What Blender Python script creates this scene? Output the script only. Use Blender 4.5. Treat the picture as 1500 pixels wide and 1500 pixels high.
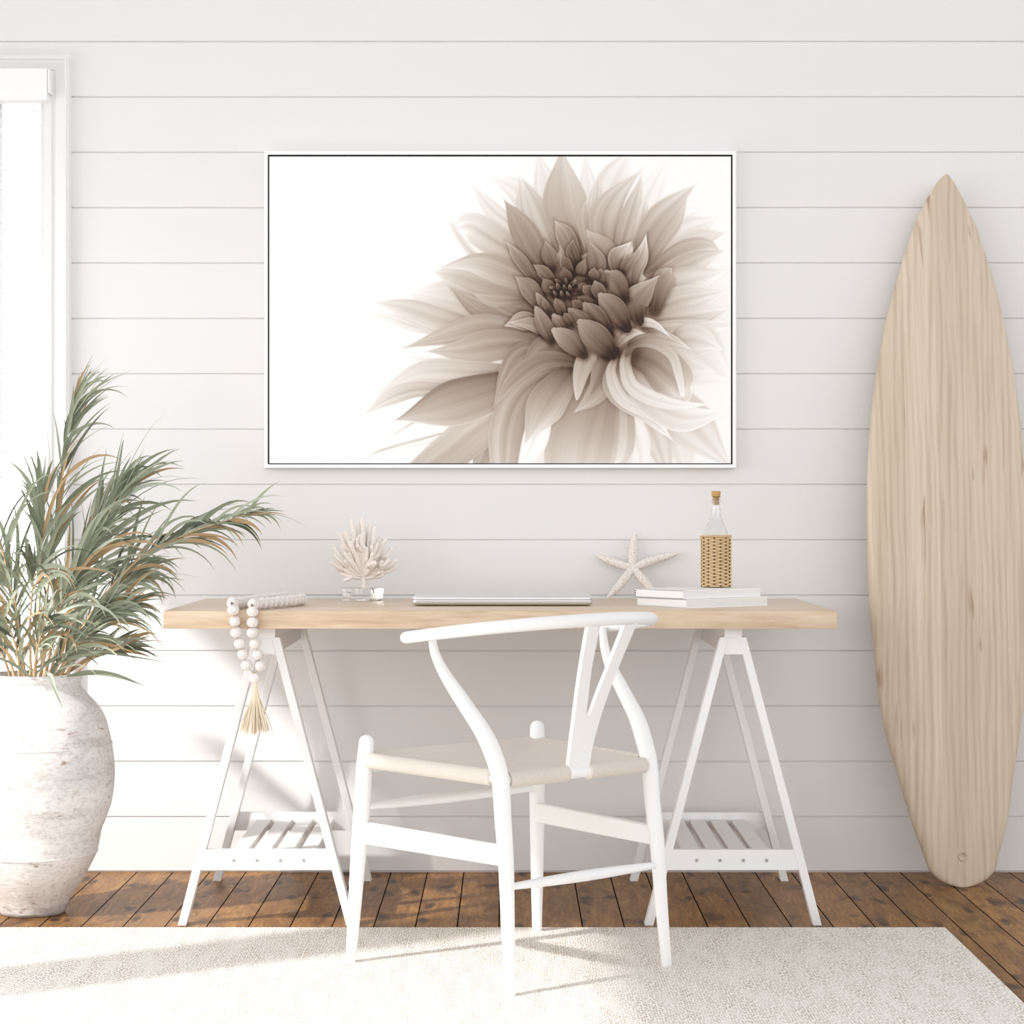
import bpy, bmesh, math, random
import numpy as np
from mathutils import Vector, Matrix

for o in list(bpy.data.objects):
    bpy.data.objects.remove(o)
scene = bpy.context.scene
COL = scene.collection

# ------------------------------------------------------------------ camera
CX, CY, F, D, H = 745.0, 745.0, 3195.0, 5.95, 0.9926    # metres; D = camera to wall
cam_d = bpy.data.cameras.new('camera')
cam = bpy.data.objects.new('camera', cam_d)
COL.objects.link(cam)
cam.location = (0, -D, H)
cam.rotation_euler = (math.radians(90), 0, 0)
cam_d.sensor_width = 36
cam_d.lens = 36 * F / 1500
cam_d.shift_x = 5 / 1500
cam_d.shift_y = -5 / 1500
cam_d.clip_start = 0.05
scene.camera = cam

# ------------------------------------------------------------------ light
SKY_FRONT, SKY_BACK, SKY_LOW, SKY_HIGH, GROUND = 1.0, 3.0, 2.05, 0.52, 0.3
world = bpy.data.worlds.new('sky'); scene.world = world
world.use_nodes = True
bg = world.node_tree.nodes['Background']
bg.inputs['Color'].default_value = (0.973, 0.983, 1.0, 1)
_wt = world.node_tree
_g = _wt.nodes.new('ShaderNodeTexCoord'); _s = _wt.nodes.new('ShaderNodeSeparateXYZ'); _r = _wt.nodes.new('ShaderNodeMapRange')
_r.interpolation_type = 'SMOOTHSTEP'
_r.inputs['From Min'].default_value = 0.25; _r.inputs['From Max'].default_value = 0.8     # the sky beyond the back wall is the bright side
_r.inputs['To Min'].default_value = SKY_FRONT; _r.inputs['To Max'].default_value = SKY_BACK
_wt.links.new(_g.outputs['Generated'], _s.inputs[0]); _wt.links.new(_s.outputs['Y'], _r.inputs['Value'])
_z = _wt.nodes.new('ShaderNodeMapRange')      # brighter near the horizon than overhead
_z.inputs['From Min'].default_value = 0.0; _z.inputs['From Max'].default_value = 0.68
_z.inputs['To Min'].default_value = SKY_LOW; _z.inputs['To Max'].default_value = SKY_HIGH
_wt.links.new(_s.outputs['Z'], _z.inputs['Value'])
_m = _wt.nodes.new('ShaderNodeMath'); _m.operation = 'MULTIPLY'
_wt.links.new(_r.outputs['Result'], _m.inputs[0]); _wt.links.new(_z.outputs['Result'], _m.inputs[1])
_d = _wt.nodes.new('ShaderNodeMapRange')      # the ground beyond the room is darker than the sky
_d.inputs['From Min'].default_value = -0.10; _d.inputs['From Max'].default_value = 0.0
_d.inputs['To Min'].default_value = GROUND; _d.inputs['To Max'].default_value = 1.0
_wt.links.new(_s.outputs['Z'], _d.inputs['Value'])
_m2 = _wt.nodes.new('ShaderNodeMath'); _m2.operation = 'MULTIPLY'
_wt.links.new(_m.outputs[0], _m2.inputs[0]); _wt.links.new(_d.outputs['Result'], _m2.inputs[1])
_wt.links.new(_m2.outputs[0], bg.inputs['Strength'])

sun_d = bpy.data.lights.new('sun', 'SUN')
sun = bpy.data.objects.new('sun', sun_d); COL.objects.link(sun)
SUN = Vector((1, 0.68, -0.85)).normalized()
sun.rotation_euler = SUN.to_track_quat('-Z', 'Y').to_euler()
sun.location = (-4, -3, 4)
sun_d.energy = 3.6
sun_d.angle = math.radians(1.9)
sun_d.color = (1.0, 0.985, 0.965)

sky_d = bpy.data.lights.new('window_daylight', 'AREA')
sky_l = bpy.data.objects.new('window_daylight', sky_d); COL.objects.link(sky_l)
sky_l.location = (-2.9, -2.3, 1.6)
sky_l.rotation_euler = (0, math.radians(-90), 0)
sky_d.shape = 'RECTANGLE'; sky_d.size = 2.4; sky_d.size_y = 3.8
sky_d.energy = 62
sky_d.color = (1.0, 0.99, 0.98)

scene.view_settings.view_transform = 'Standard'
scene.view_settings.look = 'None'
scene.view_settings.exposure = 0.235
scene.view_settings.gamma = 1.0
scene.view_settings.use_curve_mapping = False

# ------------------------------------------------------------------ helpers
def sc(t): return (D - t) / F
def P(px, py, t):
    """point at distance t in front of the wall that the photo shows at px, py"""
    s = sc(t)
    return Vector(((px - CX) * s, -t, H - (py - CY) * s))

def tag(o, label=None, cat=None, group=None, kind=None):
    if label: o['label'] = label
    if cat: o['category'] = cat
    if group: o['group'] = group
    if kind: o['kind'] = kind
    return o

def empty(name, loc):
    o = bpy.data.objects.new(name, None)
    o.location = loc; o.empty_display_size = 0.05
    COL.objects.link(o)
    return o

def wloc(o):
    v = Vector((0, 0, 0))
    while o is not None:
        v += o.location; o = o.parent
    return v

def obj(name, bm, mats, parent=None, smooth=None, origin=None):
    """bm is in world coordinates; smooth = angle in degrees or None"""
    if not isinstance(mats, (list, tuple)): mats = [mats]
    base = wloc(parent) if parent is not None else Vector((0, 0, 0))
    org = Vector(origin) if origin is not None else base
    bmesh.ops.translate(bm, verts=bm.verts, vec=-org)
    bmesh.ops.recalc_face_normals(bm, faces=bm.faces)
    me = bpy.data.meshes.new(name)
    bm.to_mesh(me); bm.free()
    for m in mats: me.materials.append(m)
    if smooth is not None:
        for p in me.polygons: p.use_smooth = True
        me.set_sharp_from_angle(angle=math.radians(smooth))
    o = bpy.data.objects.new(name, me)
    COL.objects.link(o)
    o.location = org - base
    if parent is not None: o.parent = parent
    return o

def NB(): return bmesh.new()

def add_box(bm, c0, c1, bevel=0.0, seg=2, rot=0.0, pivot=None, mat=0):
    x0, y0, z0 = [min(a, b) for a, b in zip(c0, c1)]
    x1, y1, z1 = [max(a, b) for a, b in zip(c0, c1)]
    t = bmesh.new()
    bmesh.ops.create_cube(t, size=1)
    for v in t.verts:
        v.co = Vector(((x0 + x1) / 2 + v.co.x * (x1 - x0), (y0 + y1) / 2 + v.co.y * (y1 - y0), (z0 + z1) / 2 + v.co.z * (z1 - z0)))
    if bevel > 0:
        bmesh.ops.bevel(t, geom=t.edges[:], offset=bevel, segments=seg, affect='EDGES', profile=0.5)
    if rot:
        pv = Vector(pivot) if pivot else Vector(((x0 + x1) / 2, (y0 + y1) / 2, 0))
        bmesh.ops.rotate(t, verts=t.verts, cent=pv, matrix=Matrix.Rotation(rot, 3, 'Z'))
    merge(bm, t, mat)

def merge(bm, t, mat=None):
    vm = {}
    for v in t.verts: vm[v] = bm.verts.new(v.co)
    for f in t.faces:
        try:
            nf = bm.faces.new([vm[v] for v in f.verts])
            nf.material_index = f.material_index if mat is None else mat
        except ValueError:
            pass
    t.free()

def catmull(pts, n):
    """n+1 samples along a Catmull-Rom through pts (any dimension)"""
    p = [np.array(q, float) for q in pts]
    if len(p) == 2:
        return [p[0] + (p[1] - p[0]) * i / n for i in range(n + 1)]
    q = [2 * p[0] - p[1]] + p + [2 * p[-1] - p[-2]]
    out = []
    m = len(p) - 1
    for i in range(n + 1):
        x = i / n * m
        k = min(int(x), m - 1); u = x - k
        a, b, c, d = q[k], q[k + 1], q[k + 2], q[k + 3]
        out.append(0.5 * ((2 * b) + (-a + c) * u + (2 * a - 5 * b + 4 * c - d) * u * u + (-a + 3 * b - 3 * c + d) * u ** 3))
    return out

def add_tube(bm, pts, radii, seg=12, caps='round', flat=None, mat=0):
    """pts: list of Vectors; radii per point; flat=(axis, factor) squashes the section along axis"""
    pts = [Vector(p) for p in pts]
    n = len(pts)
    if not hasattr(radii, '__len__'): radii = [radii] * n
    tang = []
    for i in range(n):
        a = pts[max(0, i - 1)]; b = pts[min(n - 1, i + 1)]
        tang.append((b - a).normalized())
    if caps == 'round':
        r0, r1 = radii[0], radii[-1]
        pre, prer, post, postr = [], [], [], []
        for ang in (80, 55, 28):
            a = math.radians(ang)
            pre.append(pts[0] - tang[0] * r0 * math.sin(a) * 0.9); prer.append(r0 * math.cos(a))
        for ang in (28, 55, 80):
            a = math.radians(ang)
            post.append(pts[-1] + tang[-1] * r1 * math.sin(a) * 0.9); postr.append(r1 * math.cos(a))
        pts = pre + pts + post
        radii = prer + list(radii) + postr
        tang = [tang[0]] * 3 + tang + [tang[-1]] * 3
        n = len(pts)
    up = Vector((0, 0, 1)) if abs(tang[0].z) < 0.9 else Vector((1, 0, 0))
    nrm = (up - tang[0] * up.dot(tang[0])).normalized()
    rings = []
    for i in range(n):
        nrm = (nrm - tang[i] * nrm.dot(tang[i])).normalized()
        bn = tang[i].cross(nrm)
        ring = []
        for k in range(seg):
            a = 2 * math.pi * k / seg
            off = nrm * math.cos(a) * radii[i] + bn * math.sin(a) * radii[i]
            if flat is not None:
                ax, fc = flat
                ax = Vector(ax).normalized()
                off = off + ax * off.dot(ax) * (fc - 1)
            ring.append(bm.verts.new(pts[i] + off))
        rings.append(ring)
    for i in range(n - 1):
        for k in range(seg):
            f = bm.faces.new((rings[i][k], rings[i][(k + 1) % seg], rings[i + 1][(k + 1) % seg], rings[i + 1][k]))
            f.material_index = mat
    f = bm.faces.new(rings[0][::-1]); f.material_index = mat
    f = bm.faces.new(rings[-1]); f.material_index = mat

def add_lathe(bm, prof, c, seg=48, close_top=False, close_bot=True, mat=0):
    rings = []
    for r, z in prof:
        rings.append([bm.verts.new((c[0] + r * math.cos(2 * math.pi * k / seg), c[1] + r * math.sin(2 * math.pi * k / seg), c[2] + z)) for k in range(seg)])
    for i in range(len(rings) - 1):
        for k in range(seg):
            bm.faces.new((rings[i][k], rings[i][(k + 1) % seg], rings[i + 1][(k + 1) % seg], rings[i + 1][k])).material_index = mat
    if close_bot: bm.faces.new(rings[0][::-1]).material_index = mat
    if close_top: bm.faces.new(rings[-1]).material_index = mat

def add_prism(bm, poly, vec, mat=0):
    """poly: list of 3-D points (planar), extruded by vec"""
    a = [bm.verts.new(Vector(p)) for p in poly]
    b = [bm.verts.new(Vector(p) + Vector(vec)) for p in poly]
    n = len(a)
    bm.faces.new(a[::-1]).material_index = mat
    bm.faces.new(b).material_index = mat
    for i in range(n):
        bm.faces.new((a[i], a[(i + 1) % n], b[(i + 1) % n], b[i])).material_index = mat

def dup(o, loc=None, rot=None, parent=None):
    c = o.copy(); COL.objects.link(c)
    if loc is not None: c.location = loc
    if rot is not None: c.rotation_euler = rot
    if parent is not None: c.parent = parent
    return c

# ------------------------------------------------------------------ materials
def srgb(r, g, b):
    f = lambda c: (c / 255 / 12.92) if c / 255 <= 0.04045 else ((c / 255 + 0.055) / 1.055) ** 2.4
    return (f(r), f(g), f(b), 1)

class MT:
    def __init__(self, name):
        self.m = bpy.data.materials.new(name); self.m.use_nodes = True
        self.t = self.m.node_tree
        self.b = self.t.nodes['Principled BSDF']
        self.out = self.t.nodes['Material Output']
    def n(self, typ, **kw):
        nd = self.t.nodes.new(typ)
        for k, v in kw.items(): setattr(nd, k, v)
        return nd
    def l(self, a, b): self.t.links.new(a, b)
    def coord(self, scale=(1, 1, 1), loc=(0, 0, 0), rot=(0, 0, 0), kind='Object'):
        tc = self.n('ShaderNodeTexCoord'); mp = self.n('ShaderNodeMapping')
        mp.inputs['Scale'].default_value = scale; mp.inputs['Location'].default_value = loc
        mp.inputs['Rotation'].default_value = rot
        self.l(tc.outputs[kind], mp.inputs['Vector'])
        return mp.outputs['Vector']
    def noise(self, vec, scale, detail=4, rough=0.55, dist=0.0):
        nz = self.n('ShaderNodeTexNoise')
        nz.inputs['Scale'].default_value = scale; nz.inputs['Detail'].default_value = detail
        nz.inputs['Roughness'].default_value = rough; nz.inputs['Distortion'].default_value = dist
        self.l(vec, nz.inputs['Vector'])
        return nz.outputs['Fac']
    def ramp(self, fac, stops):
        r = self.n('ShaderNodeValToRGB')
        e = r.color_ramp.elements
        while len(e) < len(stops): e.new(0.5)
        for el, (p, c) in zip(e, stops):
            el.position = p
            el.color = c if hasattr(c, '__len__') else (c, c, c, 1)
        self.l(fac, r.inputs['Fac'])
        return r.outputs['Color']
    def mix(self, fac, a, b, typ='MIX'):
        x = self.n('ShaderNodeMix', data_type='RGBA', blend_type=typ)
        for s, v in ((x.inputs[0], fac), (x.inputs[6], a), (x.inputs[7], b)):
            if hasattr(v, 'is_linked'): self.l(v, s)
            else: s.default_value = v
        return x.outputs[2]
    def math(self, op, a, b=None, c=None):
        x = self.n('ShaderNodeMath', operation=op)
        for s, v in zip(x.inputs, (a, b, c)):
            if v is None: continue
            if hasattr(v, 'is_linked'): self.l(v, s)
            else: s.default_value = v
        return x.outputs[0]
    def bump(self, h, strength=0.3, dist=0.002):
        b = self.n('ShaderNodeBump')
        b.inputs['Strength'].default_value = strength; b.inputs['Distance'].default_value = dist
        self.l(h, b.inputs['Height'])
        self.l(b.outputs['Normal'], self.b.inputs['Normal'])
    def col(self, c):
        if hasattr(c, 'is_linked'): self.l(c, self.b.inputs['Base Color'])
        else: self.b.inputs['Base Color'].default_value = c
    def set(self, **kw):
        for k, v in kw.items(): self.b.inputs[k.replace('_', ' ')].default_value = v

def paint(name, c, rough=0.5, var=0.03, nscale=6.0, bump=0.0):
    m = MT(name)
    v = m.coord()
    nz = m.noise(v, nscale, 3)
    dark = tuple(x * (1 - var) for x in c[:3]) + (1,)
    m.col(m.mix(nz, dark, c))
    m.set(Roughness=rough)
    if bump: m.bump(m.noise(v, 60, 4), bump, 0.001)
    return m.m

M = {}
M['wall'] = paint('white_shiplap_paint', (0.805, 0.795, 0.79, 1), 0.6, 0.02, 1.5)
M['white'] = paint('white_paint', (0.86, 0.855, 0.85, 1), 0.45, 0.015, 5)
M['trim'] = paint('white_trim_paint', (0.83, 0.825, 0.82, 1), 0.5, 0.015, 3)
M['trestle'] = paint('trestle_white_paint', (0.84, 0.83, 0.825, 1), 0.5, 0.03, 9)
M['frame_white'] = paint('frame_white_lacquer', (0.93, 0.93, 0.93, 1), 0.4, 0.0)
M['black'] = paint('black_backing', (0.004, 0.004, 0.004, 1), 0.7, 0.0)
M['blind'] = paint('blind_white', (0.9, 0.9, 0.9, 1), 0.5, 0.0)
M['paper'] = paint('white_book_cover', (0.88, 0.87, 0.865, 1), 0.5, 0.01)
M['pages'] = paint('book_pages', (0.80, 0.785, 0.77, 1), 0.8, 0.04, 80)
M['dark_metal'] = paint('dark_metal', (0.05, 0.05, 0.055, 1), 0.4, 0.0)
M['screw'] = paint('grey_dowel', (0.42, 0.41, 0.40, 1), 0.5, 0.05)
M['cork'] = paint('cork', srgb(206, 162, 104), 0.8, 0.25, 300)
M['string'] = paint('jute_string', srgb(196, 176, 140), 0.9, 0.1, 200)
M['raffia'] = paint('raffia', srgb(238, 224, 200), 0.8, 0.12, 90)

def mk_floor():
    m = MT('brown_plank_floor')
    tc = m.n('ShaderNodeTexCoord'); sp = m.n('ShaderNodeSeparateXYZ')
    m.l(tc.outputs['Object'], sp.inputs[0])
    W = 0.0992
    px = m.math('DIVIDE', m.math('ADD', sp.outputs['X'], 1.0148 + W * 40), W)
    idx = m.math('FLOOR', px); fr = m.math('FRACT', px)
    wn = m.n('ShaderNodeTexWhiteNoise', noise_dimensions='1D'); m.l(idx, wn.inputs['W'])
    rnd = wn.outputs['Value']
    off = m.math('MULTIPLY', rnd, 37.0)
    cv = m.n('ShaderNodeCombineXYZ')
    m.l(sp.outputs['X'], cv.inputs[0]); m.l(m.math('ADD', sp.outputs['Y'], off), cv.inputs[1]); m.l(off, cv.inputs[2])
    mp = m.n('ShaderNodeMapping'); mp.inputs['Scale'].default_value = (26, 3.2, 1)
    m.l(cv.outputs[0], mp.inputs['Vector'])
    grain = m.noise(mp.outputs[0], 1.6, 8, 0.62, 1.4)
    mp2 = m.n('ShaderNodeMapping'); mp2.inputs['Scale'].default_value = (11, 4.2, 1)
    m.l(cv.outputs[0], mp2.inputs['Vector'])
    blot = m.noise(mp2.outputs[0], 1.5, 4, 0.6, 0.8)
    mp3 = m.n('ShaderNodeMapping'); mp3.inputs['Scale'].default_value = (120, 9, 1)
    m.l(cv.outputs[0], mp3.inputs['Vector'])
    fine = m.noise(mp3.outputs[0], 1.0, 3, 0.6, 0.6)
    base = m.ramp(grain, [(0.25, srgb(112, 78, 44)), (0.5, srgb(156, 114, 68)), (0.75, srgb(192, 148, 90))])
    c1 = m.mix(m.ramp(blot, [(0.52, 0.0), (0.70, 0.85)]), base, srgb(72, 46, 30))
    c2 = m.mix(m.ramp(fine, [(0.45, 0.0), (0.8, 0.45)]), c1, srgb(108, 76, 48))
    mp4 = m.n('ShaderNodeMapping'); mp4.inputs['Scale'].default_value = (9.0, 3.4, 1)
    m.l(cv.outputs[0], mp4.inputs['Vector'])
    vk = m.n('ShaderNodeTexVoronoi', voronoi_dimensions='2D', feature='F1'); vk.inputs['Scale'].default_value = 1.0
    wv_ = m.n('ShaderNodeVectorMath', operation='ADD')
    nzv = m.n('ShaderNodeTexNoise'); nzv.inputs['Scale'].default_value = 2.2; nzv.inputs['Detail'].default_value = 3
    m.l(mp4.outputs[0], nzv.inputs['Vector'])
    nsc = m.n('ShaderNodeVectorMath', operation='SCALE'); nsc.inputs['Scale'].default_value = 0.5
    m.l(nzv.outputs['Color'], nsc.inputs[0]); m.l(mp4.outputs[0], wv_.inputs[0]); m.l(nsc.outputs[0], wv_.inputs[1])
    m.l(wv_.outputs[0], vk.inputs['Vector'])
    kd = vk.outputs['Distance']
    rings = m.math('ADD', m.math('MULTIPLY', m.math('SINE', m.math('MULTIPLY', kd, 62.0)), 0.5), 0.5)
    c2 = m.mix(m.math('MULTIPLY', rings, m.ramp(kd, [(0.12, 0.42), (0.75, 0.12)])), c2, srgb(88, 60, 36))
    c2 = m.mix(m.ramp(kd, [(0.05, 0.9), (0.17, 0.0)]), c2, srgb(48, 30, 20))
    tint = m.ramp(rnd, [(0.0, (0.82, 0.80, 0.79, 1)), (1.0, (1.12, 1.10, 1.06, 1))])
    c3 = m.mix(1.0, c2, tint, 'MULTIPLY')
    edge = m.math('MINIMUM', fr, m.math('SUBTRACT', 1.0, fr))
    gap = m.math('LESS_THAN', edge, 0.0155)
    m.col(m.mix(gap, c3, srgb(26, 15, 9)))
    m.set(Roughness=0.42)
    m.l(m.math('MULTIPLY', m.math('SUBTRACT', 1.0, gap), 0.2), m.b.inputs['Specular IOR Level'])
    hgt = m.math('SUBTRACT', m.math('MULTIPLY', fine, 0.3), gap)
    m.bump(hgt, 0.25, 0.002)
    return m.m
M['floor'] = mk_floor()

def wood(name, dark, mid, light, scale, axis='X', rough=0.5, rings=6.0, knots=None):
    """pale planed timber with grain along axis"""
    m = MT(name)
    s = {'X': (0.09, 1, 1), 'Y': (1, 0.09, 1), 'Z': (1, 1, 0.055)}[axis]
    v = m.coord(scale=s)
    warp = m.noise(v, scale * 0.35, 3, 0.5, 0.6)
    g1 = m.noise(v, scale, 6, 0.65, 1.0)
    g2 = m.noise(v, scale * 3.4, 3, 0.6, 0.3)
    f = m.math('ADD', m.math('MULTIPLY', g1, 0.6), m.math('ADD', m.math('MULTIPLY', g2, 0.25), m.math('MULTIPLY', warp, 0.2)))
    c = m.ramp(f, [(0.36, dark), (0.52, mid), (0.68, light)])
    m.col(c); m.set(Roughness=rough)
    m.b.inputs['Specular IOR Level'].default_value = 0.6
    m.bump(g2, 0.05, 0.001)
    return m.m
M['oak'] = wood('pale_oak', srgb(184, 158, 128), srgb(208, 184, 157), srgb(221, 201, 177), 42, 'X', 0.3)

def mk_board():
    m = MT('pale_glued_board_timber')
    tc = m.n('ShaderNodeTexCoord'); sp = m.n('ShaderNodeSeparateXYZ')
    m.l(tc.outputs['Object'], sp.inputs[0])
    W = 0.088
    q = m.math('DIVIDE', m.math('ADD', sp.outputs['X'], W * 20.5), W)
    idx = m.math('FLOOR', q)
    wn = m.n('ShaderNodeTexWhiteNoise', noise_dimensions='1D'); m.l(idx, wn.inputs['W'])
    rnd = wn.outputs['Value']
    cv = m.n('ShaderNodeCombineXYZ')
    m.l(sp.outputs['X'], cv.inputs[0]); m.l(m.math('MULTIPLY', rnd, 9.0), cv.inputs[1]); m.l(m.math('ADD', sp.outputs['Z'], m.math('MULTIPLY', rnd, 5.0)), cv.inputs[2])
    def mapped(s):
        mp = m.n('ShaderNodeMapping'); mp.inputs['Scale'].default_value = s; m.l(cv.outputs[0], mp.inputs['Vector']); return mp.outputs[0]
    wv = m.n('ShaderNodeTexWave', wave_type='BANDS', bands_direction='X')
    wv.inputs['Scale'].default_value = 11; wv.inputs['Distortion'].default_value = 9.0
    wv.inputs['Detail'].default_value = 3; wv.inputs['Detail Scale'].default_value = 0.8
    m.l(mapped((1.5, 1, 0.22)), wv.inputs['Vector'])
    g = m.noise(mapped((70, 1, 2.2)), 1.0, 4, 0.6, 0.3)
    f = m.math('ADD', m.math('MULTIPLY', wv.outputs['Fac'], 0.16), m.math('MULTIPLY', g, 0.84))
    c = m.ramp(f, [(0.28, srgb(190, 172, 150)), (0.5, srgb(208, 192, 171)), (0.72, srgb(217, 203, 184))])
    c = m.mix(1.0, c, m.ramp(rnd, [(0.0, (0.93, 0.92, 0.90, 1)), (1.0, (1.03, 1.03, 1.03, 1))]), 'MULTIPLY')
    kn = m.noise(mapped((34, 1, 3.6)), 1.0, 2, 0.5, 0.5)
    c = m.mix(m.ramp(kn, [(0.66, 0.0), (0.74, 0.75)]), c, srgb(150, 116, 86))
    m.col(c); m.set(Roughness=0.5)
    m.bump(g, 0.06, 0.001)
    return m.m
M['board'] = mk_board()

def mk_rug():
    m = MT('cream_woven_rug')
    tc = m.n('ShaderNodeTexCoord'); sp = m.n('ShaderNodeSeparateXYZ')
    m.l(tc.outputs['Object'], sp.inputs[0])
    X, Y = sp.outputs['X'], sp.outputs['Y']
    wob = m.math('MULTIPLY', m.noise(m.coord(scale=(1, 0.4, 1)), 9, 2), 0.05)
    u_ = m.math('DIVIDE', X, 0.0058)
    v_ = m.math('ADD', m.math('DIVIDE', m.math('ADD', Y, wob), 0.0170), m.math('MULTIPLY', u_, 0.38))
    cv = m.n('ShaderNodeCombineXYZ'); m.l(u_, cv.inputs[0]); m.l(v_, cv.inputs[1])
    vo = m.n('ShaderNodeTexVoronoi', voronoi_dimensions='2D', feature='F1')
    vo.inputs['Scale'].default_value = 1.0; vo.inputs['Randomness'].default_value = 0.55
    m.l(cv.outputs[0], vo.inputs['Vector'])
    hgt = vo.outputs['Distance']
    nz = m.noise(m.coord(scale=(1, 0.35, 1)), 210, 3, 0.6)
    nb = m.noise(m.coord(scale=(1, 0.22, 1), rot=(0, 0, 0.12)), 34, 4, 0.65)
    spot = m.math('MULTIPLY', m.ramp(hgt, [(0.16, 1.0), (0.48, 0.0)]), m.ramp(nb, [(0.32, 0.25), (0.66, 1.0)]))
    c = m.mix(spot, srgb(245, 241, 236), srgb(176, 160, 138))
    c = m.mix(m.ramp(nz, [(0.50, 0.0), (0.78, 0.22)]), c, srgb(216, 204, 188))
    m.col(c); m.set(Roughness=0.95)
    m.b.inputs['Specular IOR Level'].default_value = 0.1
    m.bump(m.math('ADD', hgt, m.math('MULTIPLY', nz, 0.5)), 0.4, 0.003)
    return m.m
M['rug'] = mk_rug()

def mk_vase():
    m = MT('whitewashed_clay')
    v = m.coord()
    vs = m.coord(scale=(1, 1, 3.2))
    rough = m.noise(vs, 34, 8, 0.7, 0.3)
    big = m.noise(m.coord(scale=(1, 1, 2.4)), 5.5, 5, 0.65, 0.4)
    sp = m.n('ShaderNodeSeparateXYZ'); tc = m.n('ShaderNodeTexCoord'); m.l(tc.outputs['Object'], sp.inputs[0])
    z = sp.outputs['Z']
    c = m.mix(m.ramp(big, [(0.50, 0.0), (0.72, 0.6)]), (0.82, 0.80, 0.785, 1), srgb(188, 180, 174))
    band = m.ramp(m.math('ADD', z, m.math('MULTIPLY', m.math('SUBTRACT', big, 0.5), 0.10)), [(0.30, 0.0), (0.345, 0.55), (0.40, 0.0)])
    c = m.mix(m.math('MULTIPLY', band, m.ramp(rough, [(0.38, 0.2), (0.62, 1.0)])), c, srgb(160, 154, 152))
    fg = m.noise(m.coord(scale=(1, 1, 2.0), loc=(5, 2, 1)), 75, 6, 0.75, 0.2)
    c = m.mix(m.math('MULTIPLY', m.ramp(fg, [(0.47, 0.0), (0.66, 0.75)]), m.ramp(big, [(0.35, 0.35), (0.6, 1.0)])), c, srgb(176, 168, 162))
    red = m.noise(m.coord(scale=(1, 1, 2.8), loc=(3, 1, 7)), 17, 4, 0.6, 0.3)
    c = m.mix(m.ramp(red, [(0.63, 0.0), (0.71, 0.8)]), c, srgb(158, 124, 106))
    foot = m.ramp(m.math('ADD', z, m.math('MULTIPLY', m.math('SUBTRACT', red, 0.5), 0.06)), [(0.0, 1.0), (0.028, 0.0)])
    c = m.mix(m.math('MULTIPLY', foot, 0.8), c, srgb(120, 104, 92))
    m.col(c); m.set(Roughness=0.9)
    m.b.inputs['Specular IOR Level'].default_value = 0.2
    m.bump(m.math('ADD', rough, m.math('MULTIPLY', fg, 0.35)), 0.6, 0.006)
    return m.m
M['vase'] = mk_vase()

def leafmat(name, c, tip):
    m = MT(name)
    nz = m.noise(m.coord(scale=(1, 1, 1)), 9, 3)
    m.col(m.mix(m.ramp(nz, [(0.35, 0.0), (0.7, 1.0)]), c, tip)); m.set(Roughness=0.55)
    m.b.inputs['Specular IOR Level'].default_value = 0.35
    return m.m
M['leaf'] = [leafmat('sage_leaf', srgb(142, 148, 126), srgb(164, 170, 150)),
             leafmat('green_leaf', srgb(114, 122, 99), srgb(138, 145, 122)),
             leafmat('tan_leaf', srgb(178, 152, 114), srgb(160, 134, 98)),
             leafmat('pale_leaf', srgb(184, 192, 174), srgb(162, 172, 153)),
             leafmat('dark_leaf', srgb(80, 86, 70), srgb(98, 104, 84))]
M['stem'] = paint('tan_stem', srgb(206, 178, 142), 0.7, 0.15, 60)

def mk_cord(name, direction):
    m = MT(name)
    wv = m.n('ShaderNodeTexWave', wave_type='BANDS', bands_direction='X')
    wv.inputs['Scale'].default_value = 1.0; wv.inputs['Distortion'].default_value = 0.25
    wv.inputs['Detail'].default_value = 1
    ang = math.atan2(direction[1], direction[0])
    v = m.coord(scale=(1, 1, 1), rot=(0, 0, -ang))
    mp = m.n('ShaderNodeMapping'); mp.inputs['Scale'].default_value = (76, 0.0, 0.0); m.l(v, mp.inputs['Vector'])
    m.l(mp.outputs[0], wv.inputs['Vector'])
    nz = m.noise(m.coord(), 120, 3)
    c = m.mix(wv.outputs['Fac'], srgb(200, 190, 180), srgb(231, 224, 216))
    c = m.mix(m.ramp(nz, [(0.5, 0.0), (0.8, 0.4)]), c, srgb(210, 196, 180))
    m.col(c); m.set(Roughness=0.9)
    m.bump(wv.outputs['Fac'], 0.5, 0.0015)
    return m.m

def mk_bead():
    m = MT('whitewashed_wood_bead')
    v = m.coord(scale=(1, 1, 2.5))
    nz = m.noise(v, 150, 5, 0.65, 0.6)
    c = m.ramp(nz, [(0.38, srgb(206, 197, 190)), (0.55, srgb(236, 231, 228)), (1.0, srgb(240, 236, 234))])
    m.col(c); m.set(Roughness=0.7); m.bump(nz, 0.25, 0.001)
    return m.m
M['bead'] = mk_bead()

def mk_star():
    m = MT('bleached_starfish')
    nz = m.noise(m.coord(), 260, 4, 0.7)
    m.col(m.ramp(nz, [(0.34, srgb(196, 184, 174)), (0.5, srgb(236, 229, 222)), (0.7, srgb(243, 238, 233))]))
    m.set(Roughness=0.9); m.bump(nz, 0.6, 0.002)
    return m.m
M['star'] = mk_star()
M['coral'] = paint('bleached_coral', srgb(243, 235, 228), 0.85, 0.06, 160, 0.3)

def mk_glass(name, col, rough=0.0):
    m = MT(name)
    m.set(Roughness=rough, IOR=1.47); m.col(col)
    m.b.inputs['Transmission Weight'].default_value = 1.0
    nz = m.noise(m.coord(), 30, 2)
    m.bump(nz, 0.02, 0.001)
    return m.m
M['glass'] = mk_glass('clear_glass', (0.97, 0.98, 0.98, 1))

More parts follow.
